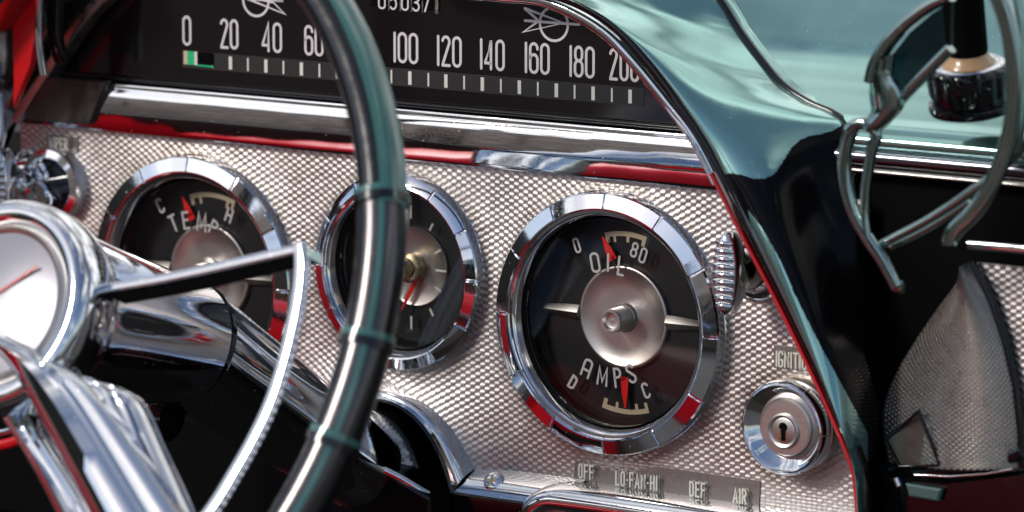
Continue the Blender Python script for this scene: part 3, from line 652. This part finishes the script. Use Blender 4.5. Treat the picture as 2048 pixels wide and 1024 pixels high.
V,Fc=prism([(kc[0]+x,kc[1]+y) for x,y in ((-2.3,-3.9),(-.5,-3.9),(-.7,1.0),(-1.3,.6))],11.2,12.1,.2); mk('key_wiper',V,Fc,BRASS,ig)
# ---- pull knobs
def knob(label,c,hw,group,turn=0):
    th=Thing('pull_knob',label,'knob',(c[0],c[1],0),group)
    V,Fc=lathe([(13.6,0),(13.6,1.2),(13.0,2.2),(11.4,3.4),(9.8,4.2),(9.4,5.4),(9.0,6.0),(8.0,6.0),(7.8,5)],(*c,0),n=60); mk('escutcheon',V,Fc,CHROMEB,th,angle=40)
    V,Fc=lathe([(7.4,3),(7.4,8),(6.7,9),(6.7,11),(7.6,12),(7.6,15),(6.6,16.2),(6.6,19)],(*c,0),n=48,cap1=True); mk('barrel',V,Fc,CHROMEB,th,angle=40)
    # oval wing handle, fluted on its rim
    V=[];n=48
    outline=[(5.1*math.sin(t)*(1+.0*math.cos(t)),15.6*math.cos(t)) for t in np.linspace(0,2*math.pi,n,endpoint=False)]
    mb=MB(); secs=[(.78,15.2),(.96,15.6),(1.0,16.4),(1.0,22.2),(.94,23.2),(.84,23.6)]
    for s_,w in secs: V+= [(c[0]+x*s_*(1 if abs(y)<15 else 1),c[1]+y*s_,w) for x,y in outline]
    Fq=[]
    for i in range(len(secs)-1):
        for k in range(n): Fq.append((i*n+k,(i+1)*n+k,(i+1)*n+(k+1)%n,i*n+(k+1)%n))
    Fq=[f[::-1] for f in Fq]; Fq.append(tuple(range(n))); Fq.append(tuple((len(secs)-1)*n+k for k in range(n))[::-1])
    wg=mk('wing',V,Fq,CHROMEB,th,angle=40)
    mb=MB()
    for k in range(9):
        y=-11.6+k*2.9; hw_=4.5*math.sqrt(max(0,1-(y/15.6)**2))
        path=[np.array([c[0]-hw_,c[1]+y,23.2]),np.array([c[0]-hw_*.5,c[1]+y,24.4]),np.array([c[0],c[1]+y,24.8]),np.array([c[0]+hw_*.5,c[1]+y,24.4]),np.array([c[0]+hw_,c[1]+y,23.2])]
        mb.add(*sweep(catmull(path,3),rrect(2.0,1.4,.65,3),(0,0,1)))
    mb.build('flutes',CHROMEB,th,parent=wg,angle=50); return th
kr=P(1449,549,23)
knob('chrome winged knob with fluted face between the OIL gauge and the teal cowl',(kr[0],kr[1]),0,'winged chrome pull knobs')
kl=P(-4,375,23)
kt=knob('chrome winged knob at the far end of the face under the WIPER plate',(kl[0],kl[1]),0,'winged chrome pull knobs')
wr=Thing('wiper_knob_ring','chrome sectioned ring with dark centre around the knob under the WIPER plate','bezel ring',(*P(85,375,5)[:2],0))
wc=P(96,372,6)[:2]
V,Fc=lathe([(16.4,0),(16.4,2),(15.8,4.5),(15.2,6.0),(12.3,6.6),(11.6,6.2),(11.2,4.8),(11.0,3)],(*wc,0),n=72); b1=mk('ring',V,Fc,CHROMEB,wr,angle=40)
V,Fc=lathe([(11.1,3.4),(.01,3.6)],(*wc,0),n=48); mk('dark_centre',V,Fc,BLACKG,wr)
V,Fc=lathe([(6.4,3.4),(6.4,13),(5.4,14)],(wc[0],wc[1]-3,0),n=36,cap1=True); mk('shaft',V,Fc,CHROMEB,wr,angle=40)
# ---- arch round the column opening, with ledge and screw
ar=Thing('column_opening_trim','chrome arch and ledge framing the steering column opening','trim',(-80,-60,0))
outer=PP([(640,800,1.5),(690,778,1.5),(750,767,1.5),(800,776,1.5),(856,803,1.5),(906,848,1.5),(938,898,1.5),(957,933,1.5)])
inner=PP([(650,850,13),(700,815,13),(748,798,13),(790,806,13),(832,834,13),(868,880,13),(892,935,13),(907,984,13)])
mid=(outer+inner)/2+np.array([1.2,1.2,4.2])
inn2=inner+np.array([-1.2,-1.2,.2]); inn3=inner+np.array([-2.2,-2.5,-9.])
cs=loft([outer-np.array([0,0,2.5]),outer,mid,inner],m=5,k=60); V,Fc=grid(cs); mk('arch',V,Fc,CHROME,ar,angle=60)
cs=loft([inner,inn2,inn3],m=3,k=60); V,Fc=grid(cs); mk('arch_return',V,Fc,BLACKG,ar,angle=60)
o2=PP([(957,933,1.5),(1010,940,1.5),(1080,950,1.5),(1170,962,1.5)]); i2=PP([(907,984,13),(960,991,13),(1010,998,13),(1060,1005,13)])
cs=loft([o2-np.array([0,0,2.]),o2,(o2+i2)/2+np.array([0,.8,2.6]),i2],m=5,k=20); V,Fc=grid(cs); mk('ledge',V,Fc,CHROME,ar,angle=60)
cs=loft([i2,i2+np.array([0,-1.5,.3]),i2+np.array([0,-14,-2.])],m=3,k=20); V,Fc=grid(cs); mk('ledge_front',V,Fc,BLACKG,ar,angle=60)
scr=Thing('trim_screw','slotted dome screw with a rusty recess in the chrome ledge','screw',P(987,963,9.5))
sa=nrm((0,.52,.85)); V,Fc=lathe([(4.6,-.6),(4.4,.5),(3.2,1.5),(1.8,1.9),(.01,2.0)],P(987,964,9),axis=sa,n=36); mk('screw_head',V,Fc,CHROME,scr,angle=60)
mb=MB(); X,Y,Z=basis(sa)
for d1,d2 in ((X,Y),(Y,X)):
    c=P(987,964,9)+Z*1.75; q=[c+d1*2.2+d2*.5,c-d1*2.2+d2*.5,c-d1*2.2-d2*.5,c+d1*2.2-d2*.5]; mb.add(q+[p+Z*.35 for p in q],[(0,1,2,3),(4,5,6,7),(0,1,5,4),(1,2,6,5),(2,3,7,6),(3,0,4,7)])
mb.build('cross_recess',BRASS,scr,smooth=False)
# ---- heater control frame
ht=Thing('heater_control_frame','heavy chrome frame with rounded corner below the heater lettering','heater control',(20,-95,0))
top=PP([(1034,1150,12),(1036,1060,12),(1044,1012,12),(1066,984,12),(1100,971,12),(1150,975,12),(1300,996,12),(1450,1018,12),(1600,1042,12),(1760,1066,12)])
cs=[]
pth=catmull(top,6)
prof=[(0,-12),(0,-3),(.6,1.5),(2.0,4.2),(4.4,5.4),(7.2,5.2),(8.8,4.0),(9.3,1.5),(9.4,-9)]
rows=[]
for i in range(len(pth)):
    t=nrm(pth[min(i+1,len(pth)-1)]-pth[max(i-1,0)]); n_=np.array([t[1],-t[0],0]); rows.append([pth[i]+n_*a+np.array([0,0,b]) for a,b in prof])
V,Fc=grid(rows); mk('frame',V,Fc,CHROME,ht,angle=70)
V,Fc=prism([(p[0],p[1]) for p in PP([(1075,1012,4),(1400,1060,4),(1400,1200,4),(1075,1200,4)])],0,7); mk('slot',V,Fc,BLACKG,ht,smooth=False)
for x0,x1 in ((1080,1128),(1138,1240)):
    q=[P(x0,1008+(x0-1080)*.12,9)[:2],P(x1,1008+(x1-1080)*.12,9)[:2],P(x1,1100,9)[:2],P(x0,1100,9)[:2]]; V,Fc=prism(q,6,9.5,.5); mk('slide_bar',V,Fc,DIMMET,ht)
# ---- under-dash darkness: real black lower dash, fire wall, carpet
ud=Thing('lower_dash','black lower dashboard and knee panel under the chrome trim','lower dashboard',(-100,-200,0),empty=False)
mb=MB(); mb.add(*prism([(-420,-520),(420,-520),(420,-112),(-420,-112)],-60,-8)); mb.add(*prism([(-420,-112),(-296,-112),(-296,40),(-420,40)],-60,-8)); mb.add(*prism([(-150,-112),(-66,-112),(-66,-82),(-150,-82)],-30,-3)); mb.add(*prism([(-420,-112),(-420,-58),(-132,-58),(-132,-112)],-8,9,2)); mb.add(*prism([(-132,-130),(-132,-84),(-60,-84),(-60,-130)],-8,2,1)); mb.build('lower_dash',BLACKM,ud,smooth=False)
# ---- steering column
cs_=Thing('steering_column','chrome flared steering column housing running from the dash opening to the wheel hub','steering column',P(370,690,118))
CB=P(40,628,214); CS=P(362,682,118); CE=P(722,935,18)
D1=nrm(CB-CS)
def tubepath(pts,rad,n=64,up=(0,1,0),cap=True):
    V=[];Fc=[];N=len(pts)
    for i in range(N):
        t=pts[min(i+1,N-1)]-pts[max(i-1,0)]; X,Y,Z=basis(t,up)
        for k in range(n):
            a=2*math.pi*k/n; V.append(pts[i]+X*rad[i][0]*math.sin(a)+Y*rad[i][1]*math.cos(a))
    for i in range(N-1):
        for k in range(n): Fc.append((i*n+k,i*n+(k+1)%n,(i+1)*n+(k+1)%n,(i+1)*n+k))
    if cap: Fc+=[tuple(range(n))[::-1],tuple((N-1)*n+k for k in range(n))]
    return V,Fc
tp=[CB+(CS-CB)*t for t in np.linspace(0,1,14)]
rd=[(39-14.5*(t**.8),36-12.5*(t**.9)) for t in np.linspace(0,1,14)]
V,Fc=tubepath(tp,rd); mk('upper_housing',V,Fc,CHROME,cs_,angle=50)
tp=[CS+(CE-CS)*t for t in np.linspace(.012,1,12)]; rd=[(24-4.5*t,23-6.*t) for t in np.linspace(0,1,12)]
V,Fc=tubepath(tp,rd); mk('lower_housing',V,Fc,CHROME,cs_,angle=50)
tp=[CS+(CE-CS)*t for t in (-.006,-.006,.02,.02)]; V,Fc=tubepath([CS+D1*1.5,CS+(CE-CS)*.015],[(25.2,24.2),(24.6,23.6)]); mk('seam_ring',V,Fc,BLACKG,cs_,angle=50)
# recess pocket in the lower housing
# collar dome in the opening, its relief models the panel's reflection
dc=P(745,985,4)
def domef(U,V): 
    q=1-((U-dc[0])/27)**2-((V-dc[1])/35)**2; return 8+11*np.clip(q,0,1)**.6
V,Fc=lathe([(28.5,0),(29,6),(28.6,9),(27.2,9.8),(26.4,8.6),(26.3,0)],(dc[0],dc[1],0),n=72,sy=1.28); mk('collar_rim',V,Fc,BLACKG,cs_,angle=60)
embossed('collar_dome',dc[0]-30,dc[0]+30,dc[1]-38,dc[1]+38,1.7,1.3,mat('mirrored_emboss',(.60,.57,.55),.7,.42),cs_,fn=lambda U,V:domef(U,V),hole=lambda u,v:(((u-dc[0])/26.8)**2+((v-dc[1])/34.8)**2)>1,ins=.3)
V,Fc=sweep(PP([(560,842,32),(640,880,30),(720,915,28),(800,955,26),(858,990,22)]),rrect(3.4,3.4,1.2),(0,0,1)); mk('bottom_edge',V,Fc,CHROME,cs_)
V,Fc=prism([p for p in PP([(520,850,30),(720,925,30),(862,996,26),(862,1150,26),(520,1150,26)])],0,27,1); mk('lower_cover',V,Fc,BLACKG,cs_)
V,Fc=sweep(PP([(440,812,95),(520,850,80),(590,890,65)]),rrect(2.2,2.2,.8),(0,0,1)); mk('bottom_edge',V,Fc,CHROME,cs_)
# ---- steering wheel
WT=math.radians(24); WD=np.array([0,math.sin(WT),math.cos(WT)]); WX=np.array([1.,0,0]); WY=np.cross(WD,WX)
WB=P(42,628,230)
sw_=Thing('steering_wheel','steering wheel with teal and black rim, chrome hub, spokes and horn ring','steering wheel',WB)
def wp(x,y,z=0): return RB+WX*x+WY*y+WD*z
def WQ(px,py,z=0.):
    d=RC.T@np.array([(px-1024)/F,(512-py)/F,-1]); o=WB+WD*z; t=((o-CAM)@WD)/(d@WD); return CAM+t*d
RB=WQ(0,600); RR=np.linalg.norm(WQ(762,480)-RB)
def rim_arc(a0,a1,sec,n=90,off=(0,0),rad=RR):
    pts=[];refs=[]
    for i in range(n+1):
        a=a0+(a1-a0)*i/n; pts.append(wp((rad+off[0])*math.cos(a),(rad+off[0])*math.sin(a),off[1]))
    return sweep(pts,sec,WD,caps=True)
def ang(px,py): q=WQ(px,py)-RB; return math.atan2(q@WY,q@WX)
aG=ang(766,410)      # where the grip begins
circ=lambda r,n=28,e=1.,ax=1.: np.array([(r*math.cos(t)*ax,r*math.sin(t)*e) for t in np.linspace(0,2*math.pi,n,endpoint=False)])
V,Fc=rim_arc(aG,aG-math.radians(250),circ(8.2,32),160); mk('grip',V,Fc,RIMGRIP,sw_,angle=60)
V,Fc=rim_arc(aG,aG+math.radians(110),circ(7.6,32),110); mk('rim_core',V,Fc,RIMBLK,sw_,angle=60)
# teal outer shell of the upper rim: crescent on the outside (side axis is radial)
def cres(a0,a1,r0,r1,n=18):
    o=[(r1*math.cos(math.radians(a)),r1*math.sin(math.radians(a))) for a in np.linspace(a0,a1,n)]
    i=[(r0*math.cos(math.radians(a)),r0*math.sin(math.radians(a))) for a in np.linspace(a1,a0,n)]
    return np.array(o+i)
# find which sign of the section's first axis points outward
V,Fc=rim_arc(aG-.01,aG+math.radians(110),cres(-80,60,6.5,9.0),110); mk('teal_shell',V,Fc,TEALP,sw_,angle=40)
V,Fc=rim_arc(aG-.005,aG+math.radians(110),cres(24,31,8.4,9.6,4),110); mk('shell_rib',V,Fc,TEALP,sw_,angle=40)
V,Fc=rim_arc(aG,aG-math.radians(250),cres(116,130,7.4,8.6,6),160); mk('teal_inlay',V,Fc,TEALP,sw_,angle=40)
V,Fc=rim_arc(aG,aG-math.radians(250),cres(165,240,7.4,8.7,8),160); mk('black_inlay',V,Fc,RIMBLK,sw_,angle=40)
V,Fc=rim_arc(aG,aG-math.radians(250),cres(62,76,7.4,8.6,6),160); mk('black_inlay',V,Fc,RIMBLK,sw_,angle=40)
for px,py in ((766,405),(735,690),(672,890)):
    a=ang(px,py); V,Fc=rim_arc(a-.008,a+.010,circ(9.6,32),6); mk('grip_ring',V,Fc,RIMBLK,sw_,angle=40)
    V,Fc=rim_arc(a+.010,a+.024,circ(9.2,32),6); mk('grip_ring',V,Fc,TEALP,sw_,angle=40)
# hub
V,Fc=lathe([(30.5,-14),(36,-8),(38.5,0),(38.8,8),(37.5,13),(35,15.5),(31,15),(29.6,12.5),(29.0,12)],WB,axis=WD,n=96); mk('hub_ring',V,Fc,CHROME,sw_,angle=60)
V,Fc=lathe([(29.4,11),(29.2,13),(27.6,14.6),(26.4,14.2),(25.6,13.2)],WB,axis=WD,n=96); mk('hub_inner_ring',V,Fc,SATIN,sw_,angle=50)
V,Fc=lathe([(25.8,13.0),(18,14.4),(8,15.2),(.01,15.4)],WB,axis=WD,n=96); hf=mk('hub_face',V,Fc,EMBLEM,sw_,angle=60)
V,Fc=sweep([WQ(-60,612,16.2),WQ(0,583,15.8),WQ(74,533,15.4)],rrect(1.1,.5,.2),WD); mk('red_line',V,Fc,REDP,sw_,parent=hf)
# horn bar and ring
V,Fc=sweep([WQ(215,586,2),WQ(330,560,3),WQ(450,532,4),WQ(603,497,5)],lambda t:rrect(7.0-1.0*t,3.4,.7),WD); 
V2=[];
mb=MB()
# bar as a deep blade: narrow bright top edge and tall dark face
bp=[WQ(205,578,4),WQ(330,556,5),WQ(450,530,6),WQ(598,496,7)]
mb.add(*sweep(catmull(bp,4)-WD*6.5,lambda t:rrect(3.4,15.-1*t,.9),WD)); mb.build('horn_bar',CHROME,sw_,angle=50)
hp=[WQ(600,488,6),WQ(603,530,6),WQ(598,590,6),WQ(586,655,6),WQ(566,735,6),WQ(540,812,6),WQ(505,885,6),WQ(468,950,6),WQ(428,1015,6),WQ(370,1090,6)]
V,Fc=sweep(catmull(hp,8),rrect(5.0,3.2,1.3,4),WD); hr=mk('horn_ring',V,Fc,CHROME,sw_,angle=50)
mb=MB(); hc=catmull(hp,40)
for i in range(40,len(hc)-2,9):
    t=nrm(hc[i+1]-hc[i]); s_=nrm(np.cross(t,WD)); mb.add(*sweep([hc[i]-s_*2.5+WD*.2,hc[i]-s_*3.3],rrect(.9,2.2,.3),t) if True else None)
mb.build('ring_serration',CHROME,sw_,parent=hr,angle=50)
# spokes
def spoke(edgeL,edgeR,z,bulge,name='spoke',m=CHROME,thick=7):
    L=np.array([WQ(x,y,z) for x,y in edgeL]); R_=np.array([WQ(x,y,z) for x,y in edgeR]); L,R_=catmull(L,6),catmull(R_,6)
    rows=[]
    for q,b in ((0,-thick),(0,0),(.08,bulge*.45),(.25,bulge*.8),(.45,bulge),(.6,bulge*.75),(.62,bulge*.1),(.8,bulge*.25),(.95,bulge*.1),(1,-.5),(1,-thick)): rows.append(L*(1-q)+R_*q+WD*b)
    V,Fc=grid(rows,flip=True); return mk(name,V,Fc,m,sw_,angle=40)
spoke([(-60,690),(0,712),(60,800),(130,930),(215,1100)],[(20,672),(105,720),(180,775),(270,900),(400,1100)],14,7)
spoke([(150,750),(200,790),(240,900),(290,1010),(330,1100)],[(240,775),(268,800),(310,890),(360,1000),(405,1100)],4,5)
spoke([(-90,760),(-30,790),(20,860),(80,960),(150,1100)],[(-30,740),(30,790),(80,870),(150,980),(215,1100)],2,4)
# turn-signal housing shadowed below the column
ts2=Thing('signal_switch','dark rounded switch housing hanging under the steering column','switch',P(300,830,120),empty=False)
V,Fc=tubepath([P(250,815,120),P(300,828,118),P(345,835,116)],[(13,11),(12.5,10.5),(11,9)],n=32); mk('signal_switch',V,Fc,BLACKG,ts2,angle=50)
# red trimmed pedal-side item at the far lower left
rt=Thing('red_kick_trim','red painted trim with a bright top edge low beside the hub','trim',P(10,880,40))
V,Fc=sweep(catmull(PP([(-60,900,40),(-20,893,40),(20,886,40),(60,870,40)]),4),rrect(4.5,4,1.8),(0,0,1)); mk('red_strip',V,Fc,REDP,rt)
V,Fc=sweep(catmull(PP([(-60,872,40),(-20,868,40),(15,862,40),(40,850,40)]),4),rrect(2.6,3,1.0),(0,0,1)); mk('bright_strip',V,Fc,CHROME,rt)
# ---- fluted knob and post on the dash top
kn=Thing('fluted_dash_knob','black fluted round knob with an amber collar holding a black post on the dash top','knob',P(1942,225,8))
kb=P(1944,206,8); up=nrm(np.array([0,math.cos(TILT),math.sin(TILT)]))
def flute(i,k,t,r,h): return (r*(1+(.035 if k%4<2 else -.02)) if i in (3,4,5) else r),h
V,Fc=lathe([(13,-3),(14.0,0),(14.2,3.0),(14.4,4.6),(14.9,11.5),(14.3,13.6),(13.2,14.4),(10.4,14.8),(9.6,14.2)],kb,axis=up,n=72,up=(0,0,1),mod=flute); mk('fluted_body',V,Fc,BLACKG,kn,angle=30)
V,Fc=lathe([(15.2,-2.2),(15.8,-.6),(15.4,.9),(14.2,1.2)],kb,axis=up,n=60,up=(0,0,1)); mk('base_ring',V,Fc,BLACKG,kn,angle=60)
V,Fc=lathe([(13.0,14.6),(12.6,15.1),(9.8,15.2),(9.4,14.6)],kb,axis=up,n=60,up=(0,0,1)); mk('bright_ring',V,Fc,CHROME,kn,angle=60)
V,Fc=lathe([(9.7,14.0),(9.2,15.4),(8.0,16.4),(7.2,18.2),(6.6,20)],kb,axis=up,n=48,up=(0,0,1)); mk('amber_collar',V,Fc,IVORY,kn,angle=60)
V,Fc=lathe([(5.6,16.6),(6.9,17.6),(7.3,20),(7.5,70)],kb+up*0,axis=up,n=48,up=(0,0,1),cap1=True,cap0=True); mk('post',V,Fc,BLACKM,kn,angle=50)
# ---- sunglasses hanging in front
sg=Thing('sunglasses','polished grey-green sunglasses with one dark smoked lens hanging in front of the black post','sunglasses',P(1850,260,60))
Z0=52
def sgp(l,z=Z0): return catmull(np.array([P(p[0],p[1],p[2] if len(p)>2 else z) for p in l]),6)
V,Fc=sweep(sgp([(1903,-8),(1860,12),(1812,48),(1775,88),(1752,130),(1744,165)]),lambda t:rrect(3.8+1.4*t,5.5,1.6,4),(0,0,1)); mk('upper_rim',V,Fc,POLISH,sg,angle=60)
# broad twisting end piece
rowsA=sgp([(1748,128),(1740,160),(1739,195),(1742,222),(1728,240),(1718,256)],Z0+2); rowsB=sgp([(1784,108),(1780,150),(1796,180),(1800,214),(1774,246),(1756,262)],Z0+4); mid_=(rowsA+rowsB)/2+np.array([0,0,2.6])
V,Fc=grid([rowsA-np.array([0,0,2.5]),rowsA,mid_,rowsB,rowsB-np.array([0,0,3.])],flip=False); mk('end_piece',V,Fc,POLISH,sg,angle=70)
V,Fc=sweep(sgp([(1901,96),(1865,132),(1830,168),(1800,200),(1780,226)]),lambda t:rrect(4.0,4.6,1.6,4),(0,0,1)); mk('lower_rim',V,Fc,POLISH,sg,angle=60)
q=PP([(1905,0),(1862,28),(1818,66),(1785,108),(1774,140),(1780,172),(1786,206),(1830,166),(1872,118),(1902,88),(1902,50),(1903,2)],Z0-1); V,Fc=prism(q,Z0-2.5,Z0-1,.4); mk('dark_lens',V,Fc,LENS,sg,angle=30)
q=PP([(1704,256),(1692,295),(1690,345),(1699,398),(1717,444),(1740,482),(1763,516),(1782,550),(1795,574),(1806,572)],Z0); V,Fc=sweep(catmull(q,5),lambda t:rrect(4.8-.8*t,4.0-.8*t,1.2,4),(0,0,1)); mk('temple_arm',V,Fc,POLISH,sg,angle=60)
V,Fc=sweep(sgp([(1700,262),(1712,250),(1730,247),(1748,258),(1752,275),(1744,298),(1738,335),(1732,380),(1731,430),(1737,478)]),lambda t:rrect(4.6-1.5*t,5-1.0*t,1.6,4),(0,0,1)); mk('temple_loop',V,Fc,POLISH,sg,angle=60)
V,Fc=sweep(sgp([(1762,490),(1800,470),(1850,444),(1905,410),(1950,378),(1990,348),(2060,280)],Z0-4),rrect(3.2,4.0,1.4,4),(0,0,1)); mk('cross_arm',V,Fc,POLISH,sg,angle=60)
V,Fc=sweep(sgp([(1782,494),(1830,472),(1880,444),(1940,404)],Z0-9),rrect(2.0,2.4,.9,4),(0,0,1)); mk('cross_arm',V,Fc,POLISH,sg,angle=60)
V,Fc=sweep(sgp([(1975,-50),(2000,0),(2018,55),(2028,120),(2030,190),(2022,260),(2003,325),(1975,385),(1942,430),(1915,455),(1902,475),(1902,490)],Z0+6),lambda t:rrect(6.6-.8*t,4.2-.6*t,1.5,4),(0,0,1)); mk('temple_arm',V,Fc,POLISH,sg,angle=60)
V,Fc=sweep(sgp([(2030,-50),(2036,0),(2044,60),(2049,160),(2046,240),(2034,300)],Z0),rrect(2.4,3.2,1.0,4),(0,0,1)); mk('second_rim',V,Fc,POLISH,sg,angle=60)
# ================================================================== the car around: seat and floor, seen in the chrome
def W2(x,y,z): return (x,y,z)
def roundbox(name,x0,x1,y0,y1,z0,z1,r,m,parent=None,loc=None,rx=0):
    bm_=bpy.data.meshes.new(name); import bmesh
    b=bmesh.new(); bmesh.ops.create_cube(b,size=1); 
    for v in b.verts: v.co=Vector(((x1-x0)*v.co.x,(y1-y0)*v.co.y,(z1-z0)*v.co.z))
    bmesh.ops.bevel(b,geom=b.edges[:],offset=r,segments=5,affect='EDGES',profile=.5)
    b.to_mesh(bm_); b.free(); bm_.materials.append(m)
    for p in bm_.polygons: p.use_smooth=True
    o=bpy.data.objects.new(name,bm_); COL.objects.link(o); o.location=((x0+x1)/2,(y0+y1)/2,(z0+z1)/2); o.rotation_euler=(rx,0,0)
    if parent: o.parent=parent; o.location=Vector(o.location)-parent.location
    return o
st=bpy.data.objects.new('front_seat',None); COL.objects.link(st); st.location=(0,-.95,.35); st['label']='red vinyl seat facing the dashboard, outside the frame, cushion narrowed to limit red in the chrome'; st['category']='car seat'
roundbox('seat_cushion',-.76,-.50,-1.25,-.52,.40,.69,.07,REDV,st); roundbox('backrest',-.90,-.05,-1.40,-1.24,.50,.93,.07,REDV,st,rx=-.15)  # cushion kept narrow to limit the red mirrored in the moulding
cf=roundbox('carpet',-1.0,1.0,-1.5,.1,.10,.16,.01,CARPET); cf['kind']='structure'; cf.name='car_floor'
q_=roundbox('added_dark_panel',-1.02,-.92,-1.6,-.82,.2,.90,.03,CARPET); q_['label']='dark panel added behind the red door, outside the frame, to limit red reflections'; q_['category']='side panel'  # unseen dark panel, added to keep red out of the moulding reflection
d=roundbox('door_panel',-1.02,-.92,-.8,.0,.2,.88,.03,REDV); d['label']='red vinyl inner door panel on the driver side, outside the frame'; d['category']='car door'
HEDGE_ADD=mat('added_hedge_leaves',(.03,.035,.025),0,.8,cn=(3,(.07,.06,.045),.4,.6))
WALLM=mat('added_wall_render',(.50,.43,.38),0,.8,cn=(2,(.18,.15,.14),.4,.6))
for x0,x1,y0,y1,h in ((-21,-14.7,-21,-20,7.6),(-14.1,-9.6,-21,-20,9.2),(-8.4,-3,-21,-20,7.0)):
    d=roundbox('added_wall',x0,x1,y0,y1,0,h,.05,WALLM); d['label']='beige wall added out of frame for grey reflections in the dash'; d['category']='wall'; d['group']='beige walls added for reflections'  # unseen walls added to give grey reflections in chrome and glass
for x0,x1,y0,y1,h,lb_ in ((-19,-17.5,-22,16,5.5,'tall dark mass added beyond the driver side to darken the chrome'),(-24,16,-24,-22,5.4,'long dark mass added behind the car to darken the chrome')):
    d=roundbox('added_hedge',x0,x1,y0,y1,0,h,.5,HEDGE_ADD); d['label']=lb_; d['category']='added_hedge'  # unseen dark boxes added to darken what the chrome mirrors
# ================================================================== light
SUN_EL,SUN_AZ=math.radians(38),math.radians(215)
w=bpy.data.worlds.new('World'); sc.world=w; w.use_nodes=True; nt=w.node_tree; nt.nodes.clear()
out=nt.nodes.new('ShaderNodeOutputWorld'); bg=nt.nodes.new('ShaderNodeBackground'); sky=nt.nodes.new('ShaderNodeTexSky'); sky.sky_type='NISHITA'; sky.sun_disc=False
sky.sun_elevation=SUN_EL; sky.sun_rotation=SUN_AZ
tc=nt.nodes.new('ShaderNodeTexCoord'); mp=nt.nodes.new('ShaderNodeMapping'); mp.inputs['Scale'].default_value=(1,1,1.8); nz=nt.nodes.new('ShaderNodeTexNoise'); nz.inputs['Scale'].default_value=2.6; nz.inputs['Detail'].default_value=7; nz.inputs['Roughness'].default_value=.55
mr=nt.nodes.new('ShaderNodeMapRange'); mr.inputs[1].default_value=.42; mr.inputs[2].default_value=.54
mx=nt.nodes.new('ShaderNodeMix'); mx.data_type='RGBA'; pass
L=nt.links.new
n2=nt.nodes.new('ShaderNodeTexNoise'); n2.inputs['Scale'].default_value=4.2; n2.inputs['Detail'].default_value=6; n2.inputs['Roughness'].default_value=.6
rp_=nt.nodes.new('ShaderNodeValToRGB'); rp_.color_ramp.elements[0].position=.36; rp_.color_ramp.elements[0].color=(1.9,1.85,1.95,1); rp_.color_ramp.elements[1].position=.60; rp_.color_ramp.elements[1].color=(13,12.9,13,1)
L(tc.outputs['Generated'],n2.inputs['Vector']); L(n2.outputs['Fac'],rp_.inputs[0]); L(rp_.outputs[0],mx.inputs[7])
L(tc.outputs['Generated'],mp.inputs[0]); L(mp.outputs[0],nz.inputs['Vector']); sx_=nt.nodes.new('ShaderNodeSeparateXYZ'); L(tc.outputs['Generated'],sx_.inputs[0]); hz=nt.nodes.new('ShaderNodeMapRange'); hz.inputs[1].default_value=-.2; hz.inputs[2].default_value=1.0; hz.inputs[3].default_value=-.12; hz.inputs[4].default_value=.20; L(sx_.outputs[1],hz.inputs[0])
ad=nt.nodes.new('ShaderNodeMath'); ad.operation='ADD'; L(nz.outputs['Fac'],ad.inputs[0]); L(hz.outputs[0],ad.inputs[1]); L(ad.outputs[0],mr.inputs[0]); L(mr.outputs[0],mx.inputs[0]); L(sky.outputs[0],mx.inputs[6]); L(mx.outputs[2],bg.inputs[0]); L(bg.outputs[0],out.inputs[0])
bg.inputs[1].default_value=.11
sun=bpy.data.lights.new('sun','SUN'); sun.energy=2.0; sun.angle=math.radians(12); sun.color=(1,.96,.9); so=bpy.data.objects.new('sun',sun); COL.objects.link(so)
sd=Vector((math.sin(SUN_AZ)*math.cos(SUN_EL),math.cos(SUN_AZ)*math.cos(SUN_EL),math.sin(SUN_EL))); so.rotation_euler=sd.to_track_quat('Z','Y').to_euler(); so.location=(0,-1,4)
# ================================================================== camera
cd=bpy.data.cameras.new('camera'); co=bpy.data.objects.new('camera',cd); COL.objects.link(co); sc.camera=co
cd.sensor_width=36; cd.lens=F/2048*36; cd.clip_start=.05; cd.clip_end=1000
M=Matrix([list(RC[0])+[0],list(RC[1])+[0],list(RC[2])+[0],[0,0,0,1]]).transposed()
M.translation=Vector(CAM*.001)
co.matrix_world=PM@M
cd.dof.use_dof=True; cd.dof.focus_distance=DIST*.001-.002; cd.dof.aperture_fstop=10.5
sc.view_settings.view_transform='Standard'; sc.view_settings.look='None'; sc.view_settings.exposure=0; sc.view_settings.gamma=1
sc.cycles.use_denoising=True; sc.cycles.max_bounces=8; sc.cycles.transparent_max_bounces=8; sc.cycles.sample_clamp_indirect=6
